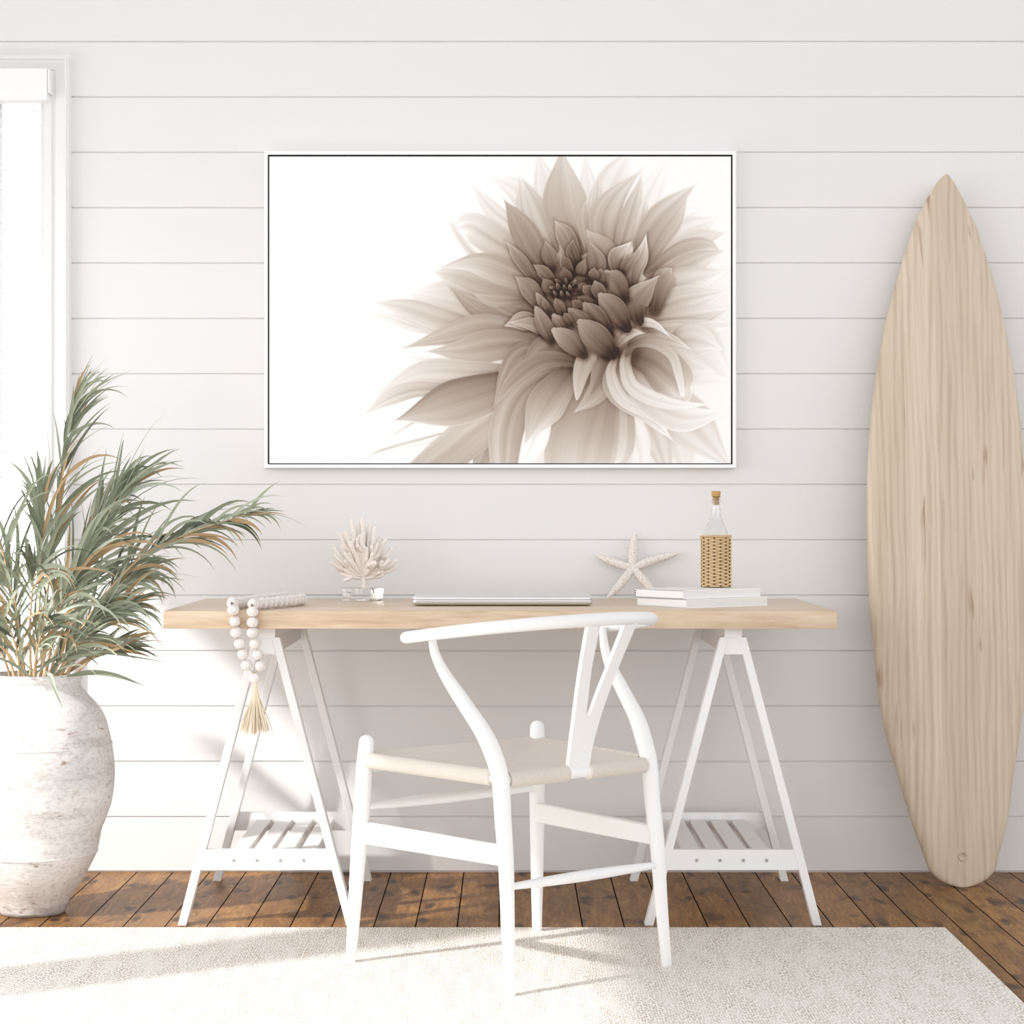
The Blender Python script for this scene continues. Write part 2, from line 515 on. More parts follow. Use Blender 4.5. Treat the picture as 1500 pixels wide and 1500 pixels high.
def mk_pane():
    m = MT('window_pane_glass')
    tr = m.n('ShaderNodeBsdfTransparent'); gl = m.n('ShaderNodeBsdfGlossy'); mx = m.n('ShaderNodeMixShader')
    fr = m.n('ShaderNodeFresnel'); fr.inputs['IOR'].default_value = 1.3
    gl.inputs['Roughness'].default_value = 0.02
    m.l(fr.outputs[0], mx.inputs[0]); m.l(tr.outputs[0], mx.inputs[1]); m.l(gl.outputs[0], mx.inputs[2])
    m.l(mx.outputs[0], m.out.inputs['Surface'])
    return m.m
M['pane'] = mk_pane()

def mk_alu():
    m = MT('silver_aluminium')
    nz = m.noise(m.coord(), 400, 2)
    m.col(m.mix(nz, (0.72, 0.73, 0.75, 1), (0.78, 0.79, 0.81, 1)))
    m.set(Metallic=0.75, Roughness=0.38)
    return m.m
M['alu'] = mk_alu()

def mk_wicker():
    m = MT('honey_wicker')
    nz = m.noise(m.coord(scale=(1, 1, 1)), 140, 3)
    m.col(m.mix(nz, srgb(200, 168, 122), srgb(230, 204, 160)))
    m.set(Roughness=0.7)
    return m.m
M['wicker'] = mk_wicker()
M['wicker_dark'] = paint('wicker_stake', srgb(120, 84, 50), 0.8, 0.2, 150)

# ------------------------------------------------------------------ the room
# back wall: horizontal boards with V-grooves, an opening for the window
PITCH = 0.1511
WH = 4.6      # wall height
WIN_L, WIN_R, WIN_B, WIN_T = -2.05, -1.262, 0.16, 2.155
def wall_back():
    bm = NB()
    g, d = 0.0016, 0.005
    def boards(x0, x1, z0, z1):
        prof = []
        k = 0
        while k * PITCH < z1 - 1e-6:
            a = max(z0, k * PITCH); b = min(z1, (k + 1) * PITCH)
            if b > a + 1e-4:
                lo = 0.004 if k == 0 else g
                prof += [(d, a), (d, a + lo * 0.6), (0.0012, a + lo), (0, a + lo + 0.0016), (0, b - g - 0.0012), (0.001, b - g), (d, b - g * 0.6)]
            k += 1
        vs = [[bm.verts.new((x, y, z)) for (y, z) in prof] for x in (x0, x1)]
        for i in range(len(prof) - 1):
            bm.faces.new((vs[0][i], vs[1][i], vs[1][i + 1], vs[0][i + 1]))
    boards(WIN_R, 3.2, 0, WH)
    boards(-2.2, WIN_L, 0, WH)
    boards(WIN_L, WIN_R, 0, WIN_B)
    boards(WIN_L, WIN_R, WIN_T, WH)
    # thickness behind the boards, round the opening
    for a, b in (((WIN_R, 0.0052, 0), (3.2, 0.14, WH)), ((-2.35, 0.0052, 0), (WIN_L, 0.14, WH)),
                 ((WIN_L, 0.0052, 0), (WIN_R, 0.14, WIN_B)), ((WIN_L, 0.0052, WIN_T), (WIN_R, 0.14, WH))):
        add_box(bm, a, b)
    return tag(obj('wall_back', bm, M['wall']), kind='structure')
wall_back()

bm = NB(); add_box(bm, (-2.35, 0.14, -0.12), (3.2, -7.5, 0.0))
tag(obj('floor', bm, M['floor']), kind='structure')

# left wall with two tall openings that let the sun in
LX = -2.2
OPEN = [(-0.30, -2.12, 0.50, 1.905), (-2.36, -4.3, 0.12, 2.17)]
bm = NB()
ys = [0.0] + [y for o in OPEN for y in o[:2]] + [-7.5]
for i in range(0, len(ys), 2):
    add_box(bm, (LX - 0.14, ys[i], 0), (LX, ys[i + 1], WH + 3.0))  # unseen wall, extra height added to block sun coming over its top
for (y0, y1, z0, z1) in OPEN:
    add_box(bm, (LX - 0.14, y0, 0), (LX, y1, z0)); add_box(bm, (LX - 0.14, y0, z1), (LX, y1, WH + 3.0))
tag(obj('wall_left', bm, M['wall']), kind='structure')
for i, (y0, y1, z0, z1) in enumerate(OPEN):
    w = tag(empty('window_%d' % (i + 2), (LX, (y0 + y1) / 2, z0)), kind='structure')
    bm = NB()
    for c0, c1 in (((LX - 0.10, y0, z0), (LX - 0.04, y0 - 0.04, z1)), ((LX - 0.10, y1, z0), (LX - 0.04, y1 + 0.04, z1)),
                   ((LX - 0.10, y0, z0), (LX - 0.04, y1, z0 + 0.04)), ((LX - 0.10, y0, z1 - 0.03), (LX - 0.04, y1, z1))):
        add_box(bm, c0, c1, 0.003)
    obj('window_frame', bm, M['trim'], w)

# window in the back wall
w = tag(empty('window_1', ((WIN_L + WIN_R) / 2, 0, WIN_B)), kind='structure')
def casing_profile():
    # (distance outward from the opening edge, projection towards the room)
    return [(0.000, 0.0), (0.000, 0.020), (0.006, 0.024), (0.020, 0.024), (0.023, 0.018), (0.028, 0.018), (0.031, 0.022), (0.050, 0.026), (0.056, 0.030), (0.058, 0.036), (0.062, 0.036), (0.064, 0.031), (0.068, 0.031), (0.070, 0.0)]
bm = NB()
pf = casing_profile()
def casing(bm, path):
    """path: function k-> corner positions for an offset distance"""
    rows = []
    for d_, p_ in pf:
        rows.append([bm.verts.new(v) for v in path(d_, p_)])
    for i in range(len(rows) - 1):
        for j in range(len(rows[0]) - 1):
            bm.faces.new((rows[i][j], rows[i][j + 1], rows[i + 1][j + 1], rows[i + 1][j]))
casing(bm, lambda d_, p_: [(WIN_L - d_, -p_, WIN_B - d_), (WIN_L - d_, -p_, WIN_T + d_), (WIN_R + d_, -p_, WIN_T + d_), (WIN_R + d_, -p_, WIN_B - d_), (WIN_L - d_, -p_, WIN_B - d_)])
obj('window_casing', bm, M['trim'], w, 25)
bm = NB()   # jamb lining and sash
for c0, c1 in (((WIN_R - 0.012, -0.004, WIN_B), (WIN_R + 0.001, 0.13, WIN_T)), ((WIN_L - 0.001, -0.004, WIN_B), (WIN_L + 0.012, 0.13, WIN_T)),
               ((WIN_L, -0.004, WIN_T - 0.012), (WIN_R, 0.13, WIN_T + 0.001)), ((WIN_L, -0.004, WIN_B - 0.001), (WIN_R, 0.13, WIN_B + 0.012))):
    add_box(bm, c0, c1)
obj('window_jamb', bm, M['trim'], w)
bm = NB()
SR = WIN_R - 0.012
for c0, c1 in (((SR - 0.016, 0.06, WIN_B + 0.01), (SR, 0.10, WIN_T - 0.01)), ((WIN_L + 0.012, 0.06, WIN_B + 0.01), (WIN_L + 0.04, 0.10, WIN_T - 0.01)),
               ((WIN_L + 0.012, 0.06, WIN_T - 0.04), (SR, 0.10, WIN_T - 0.012)), ((WIN_L + 0.012, 0.06, WIN_B + 0.012), (SR, 0.10, WIN_B + 0.05)),
               ((-1.43, 0.06, WIN_B + 0.03), (-1.396, 0.10, WIN_T - 0.03))):
    add_box(bm, c0, c1, 0.003)
obj('window_sash', bm, M['trim'], w)
bm = NB(); add_box(bm, (WIN_L + 0.03, 0.078, WIN_B + 0.03), (SR - 0.01, 0.082, WIN_T - 0.03))
obj('window_glass', bm, M['pane'], w)

# venetian blind hung at the top of the window
bl = empty('window_blind', (-1.65, -0.03, 2.11))
tag(bl, 'white slatted window blind with a boxed headrail hanging in the bright window', 'blind')
bm = NB()
z1 = P(0, 100, 0.06).z; z0 = P(0, 147, 0.06).z
add_box(bm, (-2.03, -0.062, z0), (P(69, 0, 0.06).x, -0.006, z1), 0.002)
obj('headrail', bm, M['blind'], bl)
bm = NB(); add_box(bm, (P(69, 0, 0.06).x, -0.060, z0 + 0.02), (P(73, 0, 0.06).x, -0.008, z1 - 0.001), 0.004, 3)
obj('end_cap', bm, M['blind'], bl, 30)
bm = NB()
zz = z0 - 0.012
while zz > WIN_B + 0.05:
    add_box(bm, (-2.03, 0.014, zz), (P(57, 0, -0.03).x, 0.040, zz + 0.0012), rot=0)
    zz -= 0.0272
obj('slats', bm, M['blind'], bl)
bm = NB()
for px_ in (49, 59.5):
    x_ = P(px_, 0, -0.02).x
    add_tube(bm, [(x_, 0.012, z0 + 0.01), (x_, 0.012, WIN_B + 0.06)], 0.0009, 6, 'flat')
obj('ladder_cord', bm, M['blind'], bl)

# ------------------------------------------------------------------ rug
bm = NB()
T0 = 0.818
add_box(bm, (-1.75, -T0, 0.0), (1.028, -3.2, 0.008), 0.003, 2)
tag(obj('area_rug', bm, M['rug'], None, 40, origin=(0, -2, 0)), 'large cream woven rug with tan flecks on the brown plank floor', 'rug')

# ------------------------------------------------------------------ framed print
FR_T = 0.036
s_ = sc(FR_T)
fx0, fx1 = (387 - CX) * s_, (1078.3 - CX) * s_
fz1, fz0 = H - (221.3 - CY) * s_, H - (685.3 - CY) * s_
pic = empty('framed_print', ((fx0 + fx1) / 2, -0.002, fz0))
tag(pic, 'wide white framed sepia print of a dahlia bloom hanging on the shiplap wall', 'picture')
bm = NB()
fw = 5.1 * s_
def ring(bm, x0, x1, z0, z1, w_, y0, y1):
    o_ = [(x0, z0), (x1, z0), (x1, z1), (x0, z1)]
    i_ = [(x0 + w_, z0 + w_), (x1 - w_, z0 + w_), (x1 - w_, z1 - w_), (x0 + w_, z1 - w_)]
    vo = [[bm.verts.new((x, y, z)) for x, z in o_] for y in (y0, y1)]
    vi = [[bm.verts.new((x, y, z)) for x, z in i_] for y in (y0, y1)]
    for k in range(4):
        j = (k + 1) % 4
        bm.faces.new((vo[0][k], vo[0][j], vo[1][j], vo[1][k]))
        bm.faces.new((vi[0][k], vi[0][j], vi[1][j], vi[1][k]))
        bm.faces.new((vo[1][k], vo[1][j], vi[1][j], vi[1][k]))
        bm.faces.new((vo[0][k], vo[0][j], vi[0][j], vi[0][k]))
ring(bm, fx0, fx1, fz0, fz1, fw, -0.002, -FR_T)
obj('frame', bm, M['frame_white'], pic)
bm = NB(); add_box(bm, (fx0 + fw * 0.9, -0.004, fz0 + fw * 0.9), (fx1 - fw * 0.9, -FR_T + 0.0029, fz1 - fw * 0.9))
obj('backing_tray', bm, M['black'], pic)

# --- the sheet: a dahlia drawn petal by petal into the sheet's colours
PX0, PX1, PY0, PY1 = 394.6, 1070.6, 229.4, 678.6
NX, NY = 845, 562
def draw_dahlia():
    rs = np.random.RandomState(4)
    xs = np.linspace(PX0, PX1, NX); ys_ = np.linspace(PY0, PY1, NY)
    L = np.ones((NY, NX))
    YY, XX = np.meshgrid(ys_, xs, indexing='ij')
    def soft(cx, cy, rx, ry, lum, a, ang=0, p=1.0):
        c, s = math.cos(ang), math.sin(ang)
        u = ((XX - cx) * c + (YY - cy) * s) / rx; v = (-(XX - cx) * s + (YY - cy) * c) / ry
        al = a * np.exp(-(u * u + v * v) ** p)
        L[:] = L * (1 - al) + lum * al
    tab = rs.rand(4096)
    def n1(x):
        i = np.floor(x).astype(int); f = x - i; f = f * f * (3 - 2 * f)
        return tab[i % 4096] * (1 - f) + tab[(i + 1) % 4096] * f
    def petal(cl, hw, L0, L1, a0=1.0, a1=1.0, cross=0.0, crease=0.05, rim=0.05, soft_=0.8, sh=0.10, peak=0.45, tipw=0.0, gam=1.0, basew=0.45, te=1.45):
        pts = catmull(cl, 26)
        pts = np.array(pts)
        m = hw + 12
        x0, y0 = pts.min(0) - m; x1, y1 = pts.max(0) + m
        i0 = max(0, int((x0 - PX0) / (PX1 - PX0) * (NX - 1))); i1 = min(NX, int((x1 - PX0) / (PX1 - PX0) * (NX - 1)) + 2)
        j0 = max(0, int((y0 - PY0) / (PY1 - PY0) * (NY - 1))); j1 = min(NY, int((y1 - PY0) / (PY1 - PY0) * (NY - 1)) + 2)
        if i1 <= i0 or j1 <= j0: return
        X = XX[j0:j1, i0:i1]; Y = YY[j0:j1, i0:i1]
        best = np.full(X.shape, 1e9); U = np.zeros(X.shape); S = np.zeros(X.shape)
        n = len(pts) - 1
        for k in range(n):
            a = pts[k]; b = pts[k + 1]; ab = b - a; ll = ab @ ab + 1e-9
            t = np.clip(((X - a[0]) * ab[0] + (Y - a[1]) * ab[1]) / ll, 0, 1)
            dx = X - a[0] - t * ab[0]; dy = Y - a[1] - t * ab[1]
            dd = np.hypot(dx, dy)
            sg = np.sign(ab[0] * dy - ab[1] * dx)
            q = dd < best
            best = np.where(q, dd, best); U = np.where(q, (k + t) / n, U); S = np.where(q, sg * dd, S)
        # half width along the petal: basew at the base, 1 at peak, a point at the tip
        up = np.where(U < peak, basew + (1 - basew) * np.sin(np.clip(U / peak, 0, 1) * math.pi / 2),
                      tipw + (1 - tipw) * np.cos(np.clip((U - peak) / (1 - peak), 0, 1) * math.pi / 2) ** (0.8 if tipw > 0 else te))
        Wd = np.maximum(hw * up, 0.01)
        V = np.clip(S / Wd, -1, 1)
        inside = np.clip((Wd - best) / (2 * soft_) + 0.5, 0, 1)
        al = inside * (a0 + (a1 - a0) * U)
        lum = L0 + (L1 - L0) * U ** gam
        lum = lum + cross * V
        lum = lum - crease * np.exp(-(V / 0.16) ** 2) * (1 - U) + crease * 0.5 * np.exp(-((np.abs(V) - 0.45) / 0.25) ** 2)
        seed = rs.rand() * 1000
        amp = 0.035 * min(1.0, (1.05 - lum.mean()) * 3)
        lum = lum + amp * (n1(V * 4.5 + seed + 0.6 * n1(U * 3 + seed)) - 0.5) * 2 + amp * 0.5 * (n1(V * 13 + seed * 2) - 0.5)
        lum = lum - 0.15 * np.exp(-(U / 0.17) ** 2) * (1 if L0 < 0.8 else 0.3)
        ra, rb = rs.uniform(.1, 1.2, 2)
        lum = lum + rim * np.where(V > 0, ra, rb) * np.exp(-((1 - np.abs(V)) * Wd / 1.2) ** 2)
        # contact shadow on whatever lies below
        if sh > 0:
            out = np.clip(best - Wd, 0, None)
            sa = sh * np.exp(-(out / 4.0) ** 2) * (a0 + (a1 - a0) * U) * (1 - 0.6 * U)
            base = L[j0:j1, i0:i1]
            L[j0:j1, i0:i1] = base * (1 - sa * (1.12 - base) * 1.6)
        L[j0:j1, i0:i1] = L[j0:j1, i0:i1] * (1 - al) + np.clip(lum, 0.02, 1.0) * al
    p = petal
    soft(860, 470, 150, 130, 0.72, 0.85, 0, 1.6)
    soft(960, 470, 80, 90, 0.82, 0.4, 0, 1.2)
    soft(870, 640, 120, 70, 0.85, 0.6, 0, 1.3)
    # ---- back petals, top
    p([(835, 345), (806, 290), (786, 216)], 24, .84, .95, soft_=1.5, sh=0, rim=0)
    p([(800, 345), (765, 285), (714, 256)], 19, .84, .97, soft_=1.6, sh=.02, rim=0)
    p([(765, 340), (722, 308), (688, 266)], 12, .84, .96, soft_=1.3, sh=.02, rim=0)
    p([(860, 340), (862, 285), (856, 220)], 15, .88, .96, soft_=1.5, sh=.03, rim=0)
    p([(892, 330), (900, 270), (926, 214)], 27, .86, .97, cross=.03, soft_=1.5, sh=.03, rim=0)
    p([(930, 350), (948, 290), (985, 222)], 20, .9, .99, soft_=3, sh=.0, rim=0)
    p([(945, 365), (990, 330), (1045, 295)], 22, .88, 1.0, soft_=4, sh=.0, rim=0)
    p([(960, 372), (1010, 338), (1056, 318)], 20, .84, .98, soft_=2, sh=.02, rim=0)
    p([(970, 380), (1020, 352), (1066, 340)], 16, .80, .93, soft_=1.2, sh=.04)
    p([(790, 370), (768, 322), (760, 256)], 13, .70, .88, sh=.05, soft_=1.0)
    p([(812, 365), (790, 312), (764, 258)], 17, .70, .86, sh=.06, cross=-.03)
    p([(780, 365), (735, 345), (694, 318)], 14, .80, .97, soft_=1.4, sh=.03, rim=0)
    p([(775, 385), (725, 352), (690, 332), (664, 337)], 24, .66, .99, soft_=2.2, sh=.04, tipw=.2, gam=.8, rim=0)
    p([(745, 400), (700, 378), (676, 352), (661, 328)], 5, .80, .90, soft_=2.0, sh=.0, rim=0, tipw=.4)
    p([(848, 360), (828, 300), (822, 212)], 33, .62, .87, sh=.10, crease=.03, cross=.02, peak=.5)
    p([(888, 370), (872, 305), (878, 248)], 14, .70, .90, sh=.05)
    p([(872, 380), (862, 325), (857, 292)], 17, .60, .80, sh=.06)
    p([(895, 375), (884, 330), (900, 290), (943, 246)], 22, .60, .88, sh=.09, cross=-.02)
    p([(905, 378), (918, 335), (930, 295), (942, 250)], 15, .64, .90, sh=.09, cross=.06)
    p([(930, 360), (942, 315), (945, 285)], 8, .74, .92, sh=.05)
    p([(935, 378), (955, 336), (985, 300), (1023, 266)], 21, .60, .92, sh=.09, cross=-.03)
    p([(945, 388), (968, 345), (990, 315), (1010, 281)], 18, .62, .88, sh=.09, cross=.05)
    # ---- right
    p([(950, 440), (1010, 470), (1080, 480)], 34, .78, .98, sh=.03, soft_=2.5, rim=0)
    p([(960, 470), (1020, 520), (1078, 560)], 46, .80, 1.0, sh=.03, soft_=3, rim=0)
    p([(950, 400), (995, 372), (1035, 362), (1056, 368)], 17, .62, .94, sh=.09, cross=.05)
    p([(945, 420), (985, 400), (1030, 378), (1068, 366)], 18, .60, .95, sh=.09, cross=.05)
    p([(950, 440), (1000, 415), (1072, 395)], 24, .62, .99, sh=.08, cross=.05)
    p([(952, 455), (1000, 440), (1074, 424)], 22, .62, .99, sh=.08)
    p([(950, 472), (1010, 466), (1072, 452)], 19, .60, .97, sh=.10, cross=-.04)
    p([(945, 480), (1000, 480), (1072, 470)], 12, .64, .97, sh=.08)
    p([(985, 500), (1020, 498), (1060, 512)], 26, .74, .98, sh=.06, soft_=1.5)
    # ---- left
    p([(660, 492), (605, 478), (565, 465), (533, 466)], 8, .86, .97, soft_=1.8, sh=.0, rim=0)
    p([(775, 480), (700, 455), (640, 440), (592, 424)], 44, .64, .98, sh=.03, soft_=3.0, rim=0, peak=.4)
    p([(700, 480), (645, 470), (600, 455), (572, 447), (542, 443)], 20, .78, .93, sh=.06, soft_=.9, peak=.3, cross=-.04)
    p([(795, 450), (730, 425), (670, 405), (632, 398)], 30, .56, .95, sh=.06, soft_=1.4, crease=.02)
    p([(795, 425), (740, 400), (695, 386), (638, 393)], 20, .56, .92, sh=.08, soft_=1.0, cross=-.04)
    p([(800, 400), (776, 355), (755, 318), (737, 290)], 21, .50, .76, sh=.10, crease=.03, peak=.35)
    p([(785, 478), (730, 462), (690, 442), (655, 418)], 19, .50, .74, sh=.12, cross=.06, rim=.10)
    p([(770, 440), (720, 440), (690, 428)], 9, .60, .80, sh=.03, rim=0)
    p([(800, 500), (720, 478), (660, 490), (584, 512)], 19, .56, .80, sh=.08, peak=.5)
    p([(680, 522), (640, 530), (610, 525), (583, 513)], 7, .90, .97, sh=.05)
    p([(800, 505), (730, 505), (680, 513), (620, 515)], 24, .54, .82, sh=.10, rim=.09, crease=.06)
    p([(760, 545), (680, 545), (610, 548), (536, 590)], 19, .70, .97, sh=.06, soft_=1.2, peak=.5)
    p([(680, 572), (610, 570), (565, 585), (527, 612)], 13, .72, .94, sh=.06, peak=.5)
    p([(632, 602), (600, 622), (562, 646)], 2.0, .84, .92, sh=0, rim=0, crease=0)
    p([(650, 634), (600, 648), (558, 660), (538, 669)], 2.2, .84, .86, sh=0, rim=0, crease=0)
    p([(650, 645), (600, 655), (560, 662)], 6, .95, .98, sh=0, rim=0, soft_=2)
    p([(770, 575), (725, 640), (690, 705)], 30, .62, .74, sh=.06)
    p([(755, 590), (705, 625), (655, 665), (600, 705)], 30, .80, .74, sh=.06, tipw=.6, cross=.05)
    p([(775, 555), (700, 580), (640, 598), (575, 617)], 34, .54, .80, sh=.12, cross=-.12, peak=.5, crease=.03, rim=.06)
    # ---- bottom
    p([(940, 590), (980, 640), (1010, 720)], 40, .86, .96, sh=.03, soft_=2.0, rim=0)
    p([(960, 570), (1010, 620), (1075, 690)], 36, .80, .95, sh=.04, soft_=2.0, rim=0)
    p([(930, 590), (960, 640), (985, 720)], 22, .80, .90, sh=.04, soft_=1.0)
    p([(915, 590), (935, 650), (945, 720)], 18, .92, .97, sh=.03, soft_=1.5, rim=0)
    p([(900, 545), (905, 610), (900, 660), (885, 715)], 28, .60, .99, sh=.08, peak=.6, crease=.02)
    p([(885, 545), (862, 610), (848, 660), (842, 720)], 50, .52, .92, sh=.10, peak=.65, crease=.02, tipw=.7)
    p([(800, 600), (780, 650), (757, 700)], 20, .96, 1.0, sh=.06, rim=0)
    p([(825, 540), (768, 575), (742, 630), (738, 710)], 26, .54, .82, sh=.12, peak=.6, tipw=.5, cross=.04)
    p([(842, 538), (812, 575), (790, 610), (766, 656)], 28, .50, .92, sh=.14, cross=-.06, rim=.12, peak=.5, crease=.06)
    p([(800, 512), (765, 520), (742, 550), (721, 600)], 18, .50, .72, sh=.12, rim=.12, peak=.4)
    p([(848, 538), (815, 512), (788, 520), (760, 556)], 22, .36, .66, sh=.14, rim=.11, peak=.5)
    p([(850, 530), (795, 528), (750, 560), (724, 596)], 14, .44, .74, sh=.06, rim=.05)
    p([(898, 535), (885, 560), (865, 585), (838, 606)], 16, .48, .80, sh=.08, rim=.08)
    p([(895, 528), (872, 512), (853, 540), (845, 585)], 15, .44, .80, sh=.14, rim=.10, peak=.45, tipw=.1)
    p([(885, 522), (878, 545), (862, 585)], 12, .40, .62, sh=.04, cross=.1)
    # ---- curls at the lower right
    p([(930, 500), (990, 530), (1050, 545)], 30, .66, .98, sh=.06, soft_=2)
    p([(905, 530), (905, 565), (940, 600), (990, 650)], 22, .56, .96, sh=.12, rim=.10, peak=.4)
    p([(902, 522), (895, 548), (912, 585), (960, 612), (985, 645)], 9, .72, .99, sh=.06, rim=.10, peak=.5)
    p([(920, 535), (945, 580), (1000, 612), (1072, 602)], 22, .62, 1.0, sh=.12, rim=.06, peak=.6, gam=.6)
    p([(925, 520), (958, 530), (985, 555), (996, 575)], 32, .46, .86, sh=.12, rim=.16, peak=.6, tipw=.55, cross=-.05)
    p([(922, 505), (916, 535), (930, 570), (985, 592), (1050, 592)], 11, .60, 1.0, sh=.06, rim=.06, gam=.6, peak=.6)
    p([(918, 520), (930, 504), (957, 503), (984, 520), (994, 548), (1000, 578)], 7.5, .56, .95, sh=.10, rim=.12, tipw=.5)
    soft(931, 523, 7, 12, .20, .9, .3)
    soft(942, 530, 16, 14, .42, .5, .3)
    p([(918, 505), (950, 492), (985, 498), (1014, 513)], 10, .48, .92, sh=.12, rim=.10)
    p([(925, 486), (938, 473), (960, 476), (985, 496)], 7, .72, .90, sh=.08, rim=.12)
    soft(947, 483, 13, 5, .34, .8, .25)
    p([(905, 515), (906, 498), (890, 484), (882, 478)], 16, .44, .66, sh=.14, rim=.16, tipw=.5, peak=.6)
    p([(905, 505), (925, 488), (945, 488)], 7, .60, .84, sh=.05, rim=.1)
    soft(893, 480, 10, 4, .30, .8, .2)
    # ---- inner petals
    soft(838, 438, 62, 55, .30, .85, .4, 1.5)
    I = dict(sh=.42, rim=.16, crease=.05, soft_=.55)
    outer_p = p
    def p(cl, hw, L0, L1, **k): outer_p(cl, hw, L0 * .9, min(1, L1 * 1.18), **k)
    p([(848, 390), (828, 345), (812, 322)], 14, .44, .66, **I)
    p([(905, 400), (880, 365), (858, 335)], 20, .50, .68, sh=.1, rim=.05)
    p([(792, 420), (762, 380), (741, 353)], 9, .38, .62, **I)
    p([(812, 395), (804, 372), (798, 352)], 11, .36, .54, **I)
    p([(846, 388), (838, 368), (840, 350)], 9, .30, .42, **I)
    p([(872, 410), (872, 382), (863, 352)], 15, .34, .56, cross=.05, **I)
    p([(850, 408), (852, 392), (858, 378)], 8, .32, .50, **I)
    p([(905, 405), (902, 380), (910, 368), (926, 353)], 12, .40, .74, **I)
    p([(925, 425), (928, 395), (940, 372), (947, 341)], 14, .42, .78, **I)
    p([(912, 400), (918, 385), (935, 370)], 7, .34, .56, **I)
    p([(960, 455), (968, 420), (978, 400), (985, 393)], 16, .46, .68, **I)
    p([(935, 470), (930, 445), (945, 425), (967, 402)], 19, .40, .62, cross=-.05, **I)
    p([(838, 402), (828, 385), (822, 372)], 8, .28, .46, **I)
    p([(812, 415), (796, 398), (780, 387)], 9, .34, .52, **I)
    p([(795, 452), (775, 422), (754, 404)], 14, .40, .56, **I)
    p([(790, 475), (765, 470), (738, 478)], 14, .46, .70, **I)
    p([(800, 490), (780, 475), (742, 472)], 10, .44, .66, **I)
    p([(812, 430), (802, 418), (795, 407)], 10, .28, .46, **I)
    p([(834, 414), (828, 402), (826, 391)], 9, .22, .42, **I)
    p([(915, 438), (900, 412), (889, 400)], 17, .34, .54, tipw=.3, **I)
    p([(885, 418), (880, 402), (881, 393)], 9, .34, .48, **I)
    p([(872, 412), (870, 400), (871, 392)], 8, .34, .48, **I)
    p([(862, 410), (846, 411), (838, 413)], 6, .30, .44, **I)
    p([(868, 428), (852, 420), (847, 417)], 7, .28, .44, **I)
    p([(872, 432), (860, 424), (854, 418)], 8, .30, .46, **I)
    p([(886, 442), (876, 424), (872, 414)], 10, .30, .46, tipw=.3, **I)
    p([(874, 448), (856, 440), (845, 434)], 8, .26, .44, **I)
    p([(855, 458), (845, 446), (838, 440)], 8, .28, .42, **I)
    p([(848, 428), (840, 426), (836, 424)], 5, .24, .36, **I)
    p([(918, 480), (898, 452), (880, 433)], 18, .30, .50, tipw=.25, **I)
    p([(892, 488), (870, 462), (857, 446)], 15, .28, .48, tipw=.25, **I)
    p([(872, 486), (850, 468), (834, 453)], 12, .30, .48, tipw=.2, **I)
    p([(826, 462), (819, 448), (814, 438)], 8, .28, .46, tipw=.2, **I)
    p([(812, 468), (798, 448), (786, 430)], 8, .34, .52, tipw=.2, **I)
    p([(804, 456), (798, 445), (796, 436)], 5, .34, .48, **I)
    p([(828, 484), (818, 472), (812, 463)], 10, .34, .52, tipw=.4, **I)
    p([(838, 476), (830, 464), (826, 458)], 6, .30, .46, **I)
    p([(808, 500), (797, 475), (785, 450)], 11, .36, .54, tipw=.2, **I)
    p([(855, 520), (832, 498), (812, 484)], 15, .36, .58, tipw=.3, **I)
    p([(897, 518), (872, 493), (850, 472)], 20, .32, .54, tipw=.25, **I)
    p = outer_p
    for cx_, cy_, r_ in ((820, 424, 8), (831, 428, 6), (812, 431, 4), (842, 420, 4), (824, 433, 5)):
        soft(cx_, cy_, r_, r_ * .7, .08, .85, 0, 2)
    J = dict(sh=.5, rim=.2, crease=.0, soft_=.5, tipw=.5)
    for cl, w_ in ((((832, 419), (838, 416), (843, 411)), 3.0), (((826, 420), (829, 414), (828, 408)), 2.4), (((820, 418), (818, 413), (814, 410)), 3.0), (((815, 426), (811, 422), (806, 421)), 2.6),
                   (((822, 426), (818, 421), (816, 416)), 3.0), (((830, 427), (827, 422), (826, 418)), 2.6), (((838, 426), (835, 422), (834, 418)), 2.8),
                   (((818, 434), (814, 431), (811, 427)), 2.6), (((826, 436), (823, 431), (822, 427)), 2.8), (((834, 436), (832, 432), (830, 428)), 2.4)):
        p(list(cl), w_, .10, .46, **J)
    L[:] = np.clip(L, 0, 1)
    L[:] = L ** 1.2
    # sepia toning
    stops = np.array([0, .12, .3, .5, .7, .85, 1.0])
    cr = np.array([28, 58, 108, 152, 194, 227, 255]); cg = np.array([18, 40, 88, 135, 182, 220, 255]); cb = np.array([14, 30, 74, 121, 171, 213, 254])
    rgb = np.stack([np.interp(L, stops, c) for c in (cr, cg, cb)], -1) / 255.0
    lin = np.where(rgb <= 0.04045, rgb / 12.92, ((rgb + 0.055) / 1.055) ** 2.4)
    return lin
lin = draw_dahlia()
me = bpy.data.meshes.new('print_sheet')
sy = FR_T - 0.0025
sx0, sx1 = (PX0 - CX) * sc(sy), (PX1 - CX) * sc(sy)
sz1, sz0 = H - (PY0 - CY) * sc(sy), H - (PY1 - CY) * sc(sy)
gx = np.linspace(sx0, sx1, NX); gz = np.linspace(sz1, sz0, NY)
co = np.zeros((NY, NX, 3), np.float32)
base = wloc(pic)
co[..., 0] = gx[None, :] - base.x; co[..., 1] = -sy - base.y; co[..., 2] = gz[:, None] - base.z
idx = np.arange(NX * NY).reshape(NY, NX)
quads = np.stack([idx[:-1, :-1], idx[1:, :-1], idx[1:, 1:], idx[:-1, 1:]], -1).reshape(-1, 4)
me.vertices.add(NX * NY); me.vertices.foreach_set('co', co.ravel())
me.loops.add(quads.size); me.loops.foreach_set('vertex_index', quads.ravel().astype(np.int32))
